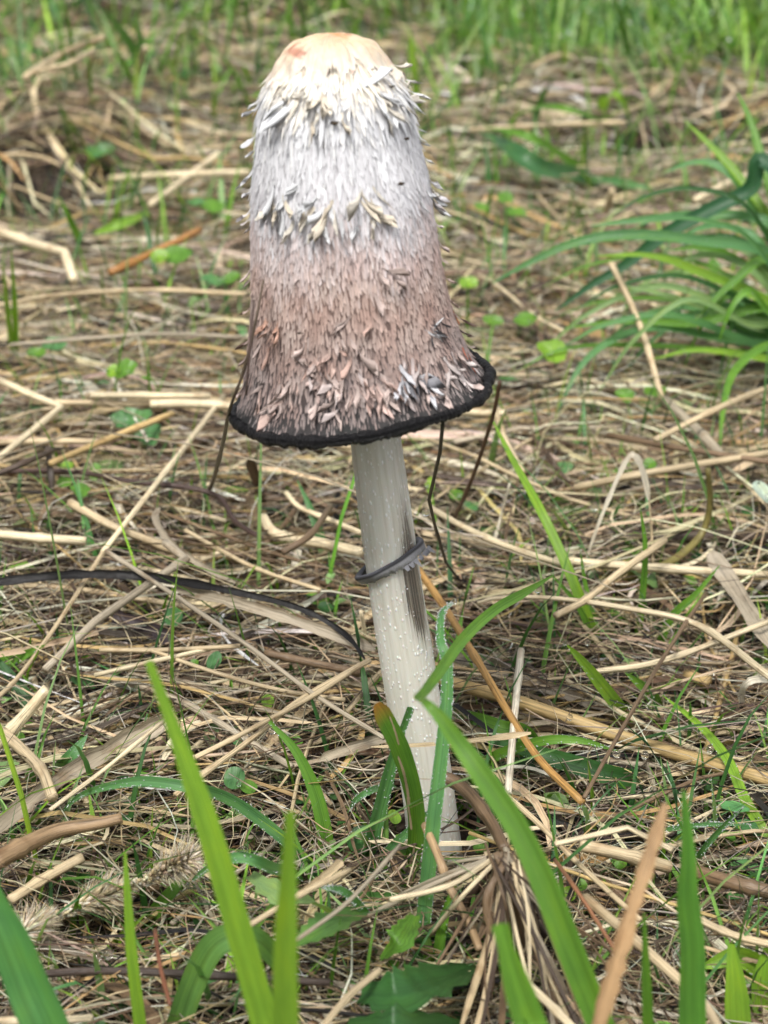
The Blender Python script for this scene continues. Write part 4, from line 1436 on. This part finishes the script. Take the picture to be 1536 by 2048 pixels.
B('upright green blade with bowed tip beside the round seedling pair', '538,1443 590,1500 625,1570 645,1640 655,1720 658,1800', 33, 'green', Y=(-6, -22), tip=.2, dewn=10)
B('dewy blade arching low over the straw', '118,1630,h14 160,1592,h26 220,1572,h34 290,1563,h38 380,1575,h40 450,1595,h38 520,1640,h30 590,1700,h20 650,1765,h6', 25, 'blue', dewn=70, tip=.15)
B('second dewy blade arching beside the seed head', '372,1772,h20 420,1735,h30 480,1715,h34 540,1735,h28 600,1770,h14', 26, 'blue', dewn=50)
B('very wide blue green blade before the foxtail seed head', '-70,1660 -20,1790 20,1880 60,1980 95,2060 120,2160', 96, (.08, .23, .06), Y=(-128, -140), tip=.4, root=1, dewn=14)
B('thin green blade beside the foxtail seed head', '250,1705 256,1800 265,1920 280,2048 290,2150', 27, 'lime', Y=(-95, -105), tip=.2)
B('wide smooth blade bowing over behind the lone tall bright blade', '560,1930,Y-86 520,1885,Y-90 470,1872,Y-92 425,1895,Y-92 390,1960,Y-92 355,2060,Y-92 340,2120,Y-92', 62, (.12, .25, .06), mid=([0, .2, .4, .7, 1], [.5, .85, .9, .8, .7]))
B('dewy curled blade under the bowing wide blade', '325,1905,Y-60 350,1930,Y-64 370,1970,Y-68 395,2060,Y-72', 20, 'blue', dewn=40)
B('blunt green blade poking up before the tussock', '1000,1848 1025,1940 1060,2048 1090,2130', 70, 'green', Y=(-150, -156), tip=.5, root=.9)
B('tall straight green blade next to the dry brown blade', '1366,1582 1375,1700 1374,1800 1384,1900 1384,2048 1388,2150', 56, (.10, .26, .04), Y=(-124, -130), tip=.18)
B('slim green blade between the dry brown blade and the tall straight one', '1288,1826 1291,1930 1296,2048 1300,2140', 25, 'green', Y=(-120, -122), tip=.2)
S_('dry_leaf', 'upright dry brown blade near the tall straight green blade', '1330,1606,Y-136 1302,1700,Y-140 1270,1800,Y-144 1232,1930,Y-148 1200,2040,Y-151 1180,2140,Y-154', 40, (.43, .28, .145), sect='curl', cat='dry leaf', taper=(.75, 1.1))
B('pale green broad sprout beside the tall straight blade', '1462,1888 1470,1960 1476,2060 1480,2140', 58, 'lime', Y=(-80, -88), tip=.25)
B('pale green sprout leaf crossing the broad sprout', '1400,1935 1480,1915 1545,1960', 45, 'lime', Y=(-70, -66), toground=False, dewn=12)
B('small narrow lime sprout leaf by the broad sprout', '1545,1870 1520,1960 1525,2060', 40, 'lime', Y=(-70, -75))
B('bright wide blade tip crossing the golden stalk', '1134,1290,h44 1165,1325,h36 1205,1375,h26 1250,1430,h14 1295,1465,h4', 33, 'lime', tip=.1, dewn=16)
B('long light blade falling across the end of the golden stalk', '1325,1390,h26 1400,1452,h24 1455,1520,h20 1490,1600,h14 1540,1690,h8', 24, 'lime', dewn=20)
B('ragged green blade lying behind the stem', '870,1420,h10 930,1432,h14 1000,1455,h18 1060,1478,h12', 34, 'green', dewn=26)
B('green blade lying over the golden stalk with a drop', '1236,1502,h26 1150,1480,h30 1060,1488,h24 960,1535,h10', 22, 'green', dewn=40)
B('dark broad blade lying flat by the golden stalk', '960,1475,h16 1050,1500,h18 1150,1530,h18 1260,1560,h12 1390,1570,h6', 44, 'deep', dewn=20)
B('tall slender bright blade rising beside the red stem', '984,838,h58 1020,910,h52 1070,1000,h44 1112,1085,h34 1155,1185,h22 1212,1335,h4', 22, 'lime', tip=.1)
B('slim blade crossing toward the grass sprouts', '1100,1145,h32 1160,1220,h18 1205,1335,h4', 14, 'green')
B('slim blade among grass sprouts behind the bright wide tip', '1160,1100,h30 1175,1190,h16 1215,1330,h4', 13, 'green', dewn=14)
B('upright slim blade near the hollow straw', '1280,1010,h46 1290,1120,h28 1272,1310,h4', 15, 'green', dewn=10)
B('slim slanting blade beside the fibrous dead leaf', '1440,1130,h42 1390,1190,h30 1340,1240,h18 1300,1340,h4', 18, 'green', dewn=16)
B('short wide blade above the fallen light blade', '1250,1345,h30 1300,1390,h18 1330,1450,h4', 34, 'green', dewn=16)
B('thin upright blade by the shallow roof straw', '1175,1520,h34 1185,1600,h16 1190,1720,h3', 11, 'lime')
B('fresh dewy sprout curling by the shallow roof straw', '1150,1622,h24 1165,1612,h26 1175,1650,h18 1172,1730,h3', 12, 'pgreen', dewn=20)
B('dewy thin blade slanting over the brown straws', '1490,1612,h40 1450,1650,h30 1400,1710,h14 1390,1760,h3', 15, 'blue', dewn=50)
B('long thin dewy blade lying above the brown straws', '1505,1650,h30 1400,1650,h24 1300,1665,h16', 10, 'blue', dewn=40, toground=False)
B('fine dewy upright sprout near the fallen light blade', '1422,1555,h30 1430,1640,h14 1432,1720,h3', 12, 'pgreen', dewn=30)
B('yellow green curled sprout beside the dewy leaning blade', '688,1690,h14 705,1668,h20 730,1680,h16 740,1725,h4', 12, 'pgreen', dewn=8)
B('dewy hooked leaf tip holding a round drop', '700,1622,h20 712,1600,h26 745,1580,h28 790,1570,h18', 14, 'blue', dewn=24, toground=False)
B('dewy leaf rising to the stem foot', '870,1610,Y-24 820,1660,Y-26 780,1700,Y-26 750,1740,Y-24', 22, 'blue', dewn=30)
B('flat green leaf sheath at the blade roots', '820,1790,h12 740,1800,h12 660,1800,h10 600,1790,h6', 40, (.08, .2, .05), toground=False)
B('dewy curled tip above the toothed leaves', '640,1775,h30 690,1785,h30 740,1835,h20', 18, 'blue', dewn=50, toground=False)
B('green blade slanting under the seed head', '400,1720,h20 330,1800,h14 270,1880,h6', 34, 'green')
B('thin bright blade below the seed head', '290,1830,h24 230,1890,h14 180,2000,h4', 22, 'lime')
B('wide dewy blade behind the fibrous split stalk', '175,1470,h24 130,1530,h16 95,1580,h6', 42, 'blue', dewn=30)
B('dark green blades base by the tan stub', '-10,1310,h20 40,1380,h14 90,1450,h8 140,1520,h3', 44, 'deep')
B('short light blade above the dark blade base', '90,1290,h24 30,1320,h16 -15,1340,h10', 30, 'green', dewn=8)
for i, (a_, b_) in enumerate([('upright narrow blade between the dark rounded leaf and the tussock', '905,1770,Y-60 880,1880,Y-64 868,2060,Y-66'), ('narrow blade leaning over the dark rounded leaf', '790,1900,Y-60 800,1980,Y-64 815,2060,Y-66'),
                              ('short bright blade standing by the dark rounded leaf', '765,1870,Y-60 785,1960,Y-64 805,2060,Y-66')]):
    B(a_, b_, 24, 'green', dewn=10)

sp_o = bpy.data.objects['spotted_shoot']
for sp_, w_ in [('796,1512,Y-38 806,1540,Y-37 812,1566,Y-35.5', 7), ('808,1548,Y-37 815,1582,Y-35 818,1610,Y-33.5', 8), ('814,1600,Y-34.5 820,1634,Y-32.5 823,1660,Y-31.5', 6), ('829,1690,Y-29.8 825,1712,Y-28.6 818,1735,Y-27', 7), ('779,1432,Y-40 790,1462,Y-39 798,1490,Y-38', 5)]:
    S_('withered_patch', None, sp_, w_, (.50, .38, .24), sect='vee', parent=sp_o, node=False, taper=(.5, .8))

# broad toothed leaves at the bottom
for lb, sp, w_, c_ in [('toothed light green leaf lying behind the soft green blade', '500,1750,h26 560,1790,h32 620,1800,h28 680,1840,h16', 70, 'pgreen'), ('toothed green leaf spreading beside the soft green blade', '590,1890,h34 660,1850,h32 730,1820,h22', 80, (.10, .22, .05)),
                       ('dark broad rounded leaf beside the tussock', '720,1990,h28 800,1985,h32 880,1960,h28 960,1930,h14', 130, 'deep'), ('dark leaf overlapping the dark rounded leaf', '690,2050,h28 800,2055,h34 930,2050,h20', 110, 'deep'),
                       ('pale green leaf below the folded dewy tip', '830,1830,h26 800,1880,h28 760,1920,h20', 70, 'green')]:
    B(lb, sp, w_, c_, name='broad_leaf', cat='leaf', mid=([0, .2, .5, .8, 1], [.3, .8, 1, .8, .2]), teeth=6, toground=False, face=(0, -.3, 1))

# ---- arching tuft by the right edge: one plant, many blades
tuft = empty('grass_tuft')
tag(tuft, 'big tuft of wide dewy blades arching over the straw', 'grass tuft')
for sp, w_, c_, dn in [('985,566,Y300 1060,525,Y300 1150,486,Y300 1260,470,Y300 1400,482,Y305 1545,512,Y310 1640,640,Y310', 32, 'blue', 60),
                       ('1110,852,Y255 1130,790,Y265 1172,720,Y275 1240,672,Y285 1330,655,Y292 1430,675,Y298 1545,692,Y300 1640,720,Y305', 23, 'blue', 90),
                       ('1110,622,Y330 1180,572,Y330 1250,530,Y330 1330,470,Y330 1420,420,Y330 1500,378,Y330 1522,320,Y330 1600,420,Y320 1650,640,Y310', 42, (.035, .12, .05), 40),
                       ('1195,512,Y280 1300,512,Y285 1400,545,Y290 1545,610,Y300 1640,690,Y305', 30, 'lime', 20), ('1130,656,Y290 1250,642,Y290 1400,645,Y295 1545,615,Y300 1650,680,Y305', 26, 'green', 50),
                       ('1180,452,Y340 1280,440,Y340 1400,432,Y340 1545,450,Y330 1650,600,Y320', 30, 'blue', 50), ('1240,570,Y300 1330,590,Y300 1430,620,Y300 1545,650,Y300 1640,690,Y305', 24, 'pgreen', 40),
                       ('1330,345,Y360 1385,325,Y360 1440,335,Y355 1500,400,Y345 1600,600,Y320', 24, 'blue', 20), ('1370,242,Y370 1420,290,Y362 1470,345,Y352 1545,450,Y335 1640,630,Y315', 26, 'lime', 10),
                       ('1475,185,Y370 1500,240,Y360 1530,340,Y345 1570,470,Y330 1640,640,Y315', 28, 'green', 10), ('1390,640,Y280 1460,570,Y290 1545,520,Y300 1640,640,Y305', 28, 'green', 30),
                       ('1440,900,Y230 1446,820,Y245 1470,740,Y265 1545,690,Y285 1640,720,Y300', 24, 'green', 10), ('1300,720,Y280 1400,700,Y285 1545,720,Y295 1640,740,Y302', 22, 'lime', 20),
                       ('1330,500,Y310 1430,500,Y312 1545,570,Y312 1640,660,Y310', 26, 'green', 30), ('1400,470,Y320 1480,480,Y318 1560,560,Y315 1640,660,Y310', 24, 'deep', 10), ('1030,745,Y275 1120,700,Y280 1250,690,Y288 1420,700,Y295 1640,730,Y302', 16, 'green', 30)]:
    B(None, sp, w_ * .8, c_, dewn=dn, parent=tuft, name='blade', tip=.12)
for i in range(24):
    tu, tv = random.uniform(1080, 1440), random.uniform(430, 790)
    top = min(tv, 660) - random.uniform(15, 90)
    y0_ = random.uniform(265, 345)
    B(None, f'{tu},{tv},Y{y0_} {tu * .8 + 310},{(tv + top) / 2 - 12},Y{y0_} {tu * .5 + 780},{top},Y{y0_ + 5} {tu * .2 + 1260},{top + 50},Y{y0_ * .5 + 155} {random.uniform(1600, 1660)},{random.uniform(650, 740)},Y310', random.uniform(10, 19), random.choice(['blue', 'green', 'blue', 'deep', 'pgreen']), dewn=random.choice([0, 20, 40]), parent=tuft, name='blade', tip=.1)

B('wide droopy leaf lying behind the cap', '955,262,h30 1010,290,h36 1080,335,h30 1170,362,h12', 46, (.06, .18, .06), dewn=20)
B('second droopy leaf lying beneath the wide one', '970,255,h44 1060,275,h40 1130,320,h26 1170,355,h10', 30, 'green', dewn=20)
B('pale bent leaf lying beyond the droopy leaf', '1310,380,h14 1240,365,h20 1180,358,h14', 22, 'blue', dewn=20, toground=False)
B('thin blade arching over straw above the droopy leaf', '1240,260,h20 1160,225,h46 1080,215,h46 1020,250,h10', 18, 'green', dewn=10)
B('bent lime blade at the lawn border', '1260,235,h20 1235,190,h46 1210,195,h40 1200,240,h5', 24, 'lime')
B('taller of two upright lime blades above the bent pale straw', '22,490,h72 30,600,h40 34,735,h4', 15, 'lime')
B('shorter of two upright lime blades above the bent pale straw', '4,505,h70 16,620,h36 30,735,h4', 15, 'lime')
B('dark blade leaning beside the upright pale straw', '205,15,h80 250,75,h50 285,138,h8', 26, 'deep', dewn=8)
B('dark upright blade touching the leaning dark blade', '275,40,h80 282,90,h40 288,140,h6', 22, 'deep', dewn=6)
B('thin bluish blade lying near the forked tan straws', '25,85,h30 70,100,h24 110,118,h10', 22, 'blue', toground=False)
B('upright lime blade standing behind the top of the cap', '820,60,h90 826,140,h50 835,260,h4', 24, 'lime')
B('wide pale blade lying behind the clover leaves', '185,468,h20 250,445,h26 300,425,h20', 26, 'lime', toground=False, dewn=8)
B('slim upright blade behind the wide pale blade', '262,335,h50 240,400,h26 225,470,h4', 18, 'lime')
B('slim leaning blade between bent straw and wide pale blade', '120,395,h40 145,450,h26 180,530,h4', 18, 'green', dewn=6)

# ---- clover leaves and seedlings
def leaf_mesh(wd, ln, lobes=0, cup=.25, colr='green', seed=0):
    n = 28
    a = np.linspace(0, 2 * math.pi, n, endpoint=False)
    r = 1 - .10 * np.abs(np.sin(a * .5)) ** 8
    if lobes:
        r = r * (1 - .22 * np.abs(np.cos(a * lobes / 2 + .4)) ** 4) * (1 + .04 * np.sin(a * 11 + seed))
    V = [np.array([0, 0, -cup * wd * .3])]
    rings_ = [.35, .7, 1.0]
    for q_ in rings_:
        V += list(np.stack([.5 * wd * r * q_ * np.cos(a), .5 * ln * r * q_ * np.sin(a), cup * wd * .5 * (q_ ** 2 - .6) + .04 * wd * np.sin(3 * a + seed) * q_], 1))
    V = np.array(V)
    Fq = []
    tri = np.array([[0, 1 + i, 1 + (i + 1) % n] for i in range(n)])
    for k in range(2):
        b0, b1 = 1 + k * n, 1 + (k + 1) * n
        Fq += [[b0 + i, b1 + i, b1 + (i + 1) % n, b0 + (i + 1) % n] for i in range(n)]
    c = np.array(PAL[colr]) if isinstance(colr, str) else np.array(colr)
    C = np.repeat(c[None], len(V), 0)
    C[0] *= 1.3
    sv = np.stack([V[:, 0] / wd + .5, V[:, 1], np.full(len(V), seed * .17)], 1)
    return make_mesh('leaf', V, [tri, np.array(Fq)], C, sv)


def seedling(label, name, leaves, dewc=0, h=14, cat='seedling'):
    """leaves: (u, v, width px, height px, lobes, colour)"""
    e = empty(name)
    tag(e, label, cat)
    base = on_ground(leaves[0][0] + random.uniform(-4, 4), leaves[0][1] + leaves[0][3] * .5 + 14, 0)
    for i, (u, v, wp_, hp, lb, cl) in enumerate(leaves):
        P = on_ground(u, v, (h + 9) / 1000)
        z = (P - CAM) @ FWD
        wd = wp_ * z / F
        ln = hp * z / F / .72
        me = leaf_mesh(wd, ln, lb, random.uniform(.1, .3), cl, i + random.random() * 9)
        o = link('leaf', me, BLADE, e)
        o.matrix_local = Matrix.Translation(P) @ Matrix.Rotation(random.uniform(-.3, .3), 4, 'Z') @ Matrix.Rotation(R(22) + random.uniform(-.2, .2), 4, 'X') @ Matrix.Rotation(random.uniform(-.25, .25), 4, 'Y')
        mid_ = (P + base) / 2 + np.array([0, .001, .001])
        V, Fc, C, S = sweep(catmull(np.array([P + [0, 0, -.0005], mid_, base]), 4), .0007, 'hair', PAL['pgreen'])
        link('stalk', make_mesh('stalk', V, Fc, C, S), BLADE, e)
        if dewc:
            a_ = rng.random(dewc) * 6.28
            q_ = np.stack([.48 * wd * np.cos(a_), .4 * ln * np.sin(a_), np.full(dewc, .0012)], 1) + P
            V, Fc = beads(q_, rng.uniform(.0004, .0009, dewc), ICO1)
            d_ = link('dew_beads', make_mesh('dew_beads', V, Fc), WATER, e)
            d_['kind'] = 'stuff'


seedling('lobed clover leaf with dew on its edge by the golden straw', 'clover', [(262, 838, 92, 44, 5, 'blue'), (296, 868, 60, 50, 3, 'blue')], 7, 18, 'clover')
seedling('bright round toothed leaf above the lobed clover leaf', 'clover', [(250, 738, 52, 44, 5, 'green'), (226, 742, 30, 26, 0, 'lime')], 2, 24, 'clover')
seedling('pale folded leaf pair behind the long level straw', 'clover', [(197, 302, 76, 36, 3, 'blue'), (188, 292, 40, 20, 0, 'pgreen')], 2, 26, 'clover')
seedling('small rounded leaf pair near the cap edge', 'clover', [(425, 412, 46, 32, 0, 'green'), (392, 405, 40, 22, 0, 'blue')], 0, 24, 'clover')
seedling('wide glossy green leaf behind the amber straw', 'clover', [(350, 510, 74, 40, 0, 'green'), (318, 512, 40, 26, 0, 'lime')], 2, 24, 'clover')
seedling('dewy leaf pair touching the cap outline', 'clover', [(425, 560, 54, 28, 0, 'blue'), (462, 556, 40, 26, 0, 'green')], 3, 22, 'clover')
seedling('low pale leaf pair above the bent straw', 'clover', [(108, 688, 58, 24, 0, 'blue'), (72, 706, 40, 22, 0, 'green')], 1, 18, 'clover')
seedling('round seedling leaf under the black leaf', 'seedling', [(346, 1234, 38, 38, 0, 'blue')], 0, 12)
seedling('two small seedling leaves in the dark litter', 'seedling', [(428, 1322, 32, 34, 0, 'blue'), (388, 1326, 20, 14, 0, 'green')], 0, 12)
seedling('pair of round seedling leaves by the bowed blade', 'seedling', [(468, 1556, 46, 36, 0, 'blue'), (496, 1574, 38, 26, 0, 'green')], 1, 14)
seedling('tiny round seedling leaf above the round pair', 'seedling', [(474, 1482, 20, 14, 0, 'blue')], 0, 14)
seedling('shaded round leaf behind the dewy leaning blade', 'seedling', [(722, 1680, 62, 50, 0, 'deep')], 0, 8)
seedling('lime round leaf against the stem foot', 'seedling', [(788, 1634, 30, 28, 0, 'lime')], 0, 12)
seedling('little round leaf pair between stem foot and broken stick', 'seedling', [(960, 1690, 34, 30, 0, 'green'), (942, 1680, 20, 20, 0, 'green')], 0, 8)
seedling('cluster of small leaves at the foot of the dark upright stem', 'seedling', [(134, 932, 28, 20, 0, 'lime'), (128, 966, 32, 26, 0, 'green'), (160, 980, 44, 30, 3, 'green'), (190, 945, 26, 34, 0, 'green')], 0, 14)
seedling('cupped bright leaf under the tuft of wide blades', 'clover', [(1104, 702, 74, 44, 3, 'lime'), (1050, 640, 52, 36, 0, 'green')], 3, 22, 'clover')
seedling('small bright leaf beyond the tuft tip', 'clover', [(936, 566, 40, 24, 0, 'lime'), (985, 640, 44, 20, 0, 'green')], 0, 20, 'clover')
seedling('group of three round leaves beside the upper cap', 'clover', [(962, 414, 30, 22, 0, 'green'), (1030, 425, 50, 28, 0, 'green'), (1010, 395, 34, 26, 0, 'green')], 1, 22, 'clover')
seedling('small round leaves behind the red stem', 'seedling', [(1298, 930, 30, 26, 0, 'green'), (1250, 790, 46, 26, 3, 'green'), (1310, 785, 50, 34, 3, 'green')], 2, 16)
seedling('dewy small leaves between the stem and tall slender blade', 'seedling', [(940, 1012, 40, 26, 3, 'blue'), (912, 990, 30, 26, 0, 'green'), (860, 970, 18, 40, 0, 'lime')], 2, 16)
seedling('small leaves at the stem side below the ring', 'seedling', [(632, 1195, 44, 30, 0, 'green'), (650, 1215, 34, 22, 0, 'deep')], 0, 8)
seedling('leaf pair in the litter beside the tan stub', 'seedling', [(50, 1450, 48, 26, 3, 'green'), (30, 1475, 40, 28, 0, 'green')], 0, 10)
seedling('white dewy leaf beside the end of the red stem', 'clover', [(1528, 985, 44, 56, 0, (.5, .6, .5))], 2, 24, 'clover')
seedling('leafy seedling between the tussock and the tall straight blade', 'seedling', [(1135, 1790, 36, 26, 0, 'lime'), (1160, 1770, 30, 22, 0, 'green'), (1240, 1720, 44, 30, 3, 'green'), (1290, 1760, 50, 26, 3, 'green')], 2, 10)

# ---- foxtail seed head
fox = empty('seed_head')
tag(fox, 'bristly tan foxtail seed head lying on the straw', 'seed head')
K = parse('40,1868,h20 140,1820,h24 260,1775,h27 378,1718,h30', 0)
A = catmull(K, 8)
V, Fc, C, S = sweep(A, .0012, 'tube', PAL['tan'])
link('stem', make_mesh('stem', V, Fc, C, S), STRAW, fox)
T = nrmz(np.gradient(A, axis=0))


def along_fox(M):
    q_ = rng.random(M) * (len(A) - 1.01)
    i_ = q_.astype(int)
    f_ = (q_ - i_)[:, None]
    c_ = A[i_] * (1 - f_) + A[i_ + 1] * f_
    t_ = T[i_]
    rnd = rng.normal(0, 1, (M, 3))
    rnd = nrmz(rnd - (rnd * t_).sum(1, keepdims=True) * t_)
    env = .6 + .4 * np.sin(q_ / (len(A) - 1) * 14 + 1)
    return c_, t_, rnd, env


c_, t_, r_, env = along_fox(420)
d_ = nrmz(t_ * .75 + r_ * .7)
ln = (.0036 * env)[:, None]
PP = np.stack([c_ + r_ * .0003, c_ + r_ * .0010 + d_ * ln * .4, c_ + r_ * .0010 + d_ * ln * .75, c_ + r_ * .001 + d_ * ln], 1)
V, Fc, C, S = sweep(PP, np.array([[.0003, .0009, .0007, .0001]]) * np.ones((420, 1)), 'tube', pick(420, np.array([PAL['pale'], PAL['white'], PAL['tan']]), .15))
link('spikelets', make_mesh('spikelets', V, Fc, C, S), STRAW, fox)['kind'] = 'stuff'
c_, t_, r_, env = along_fox(2400)
d_ = nrmz(t_ * .55 + r_ * .9 + rng.normal(0, .2, (2400, 3)))
ln = (rng.uniform(.004, .0082, 2400) * env)[:, None]
PP = np.stack([c_, c_ + d_ * ln * .6, c_ + d_ * ln + t_ * .0006], 1)
V, Fc, C, S = sweep(PP, np.array([[.00028, .0002, .00006]]) * np.ones((2400, 1)), 'hair', pick(2400, np.array([PAL['pale'], PAL['white'], (.70, .58, .36)]), .12))
link('bristles', make_mesh('bristles', V, Fc, C, S), STRAW, fox)['kind'] = 'stuff'

# ---- round water drops big enough to tell apart
drop_me = make_mesh('water_drop', *(lambda q_: (q_[0], [q_[1]]))(ICO2))
drop_me.materials.append(WATER)
for u, v, rpx, yy, lb in [(908, 1203, 6, -14, 'round drop at the tip of the narrow dewy blade'), (699, 1630, 9, 4, 'round drop hanging from the dewy hooked leaf tip'), (1075, 1178, 8, 24, 'round drop under the folded blade tip'),
                          (1233, 1507, 8, None, 'round drop on the blade over the golden stalk'), (390, 1730, 14, None, 'flat drop at the end of the arching blade'), (485, 1705, 12, None, 'clear drop resting by the second arching blade'),
                          (545, 1458, 10, None, 'drop beside the bowed blade tip'), (195, 1915, 8, None, 'drop below the seed head'), (216, 1908, 11, None, 'larger drop below the seed head'), (705, 1820, 9, None, 'drop on the curled tip above the toothed leaves'),
                          (747, 1868, 9, None, 'drop among the toothed leaves'), (1140, 1435, 6, None, 'small drop on the golden stalk'), (1130, 1285, 6, None, 'drop at the bright wide blade tip'), (1175, 1285, 6, None, 'drop beyond the bright wide blade tip'),
                          (1255, 1258, 6, None, 'drop among slim grass sprouts'), (1335, 1435, 7, None, 'drop on the fallen light blade'), (1425, 1342, 8, None, 'drop at the edge of the black hollow'), (1188, 1012, 9, None, 'drop hanging near the hooked dry leaf'),
                          (1065, 1040, 7, None, 'drop on a sprout behind the tall slender blade'), (852, 1024, 8, 60, 'drop on the thin black hanging stem'), (1420, 1498, 8, None, 'drop near the golden stalk end'), (1290, 1510, 8, None, 'drop under the blade on the golden stalk')]:
    P = on_y(u, v, yy / 1000) if yy is not None else on_ground(u, v, .026)
    o = bpy.data.objects.new('water_drop', drop_me)
    col.objects.link(o)
    o.location = P
    sc_ = pxw(P, rpx)
    o.scale = (sc_, sc_, sc_ * 1.1)
    tag(o, lb, 'water drop')
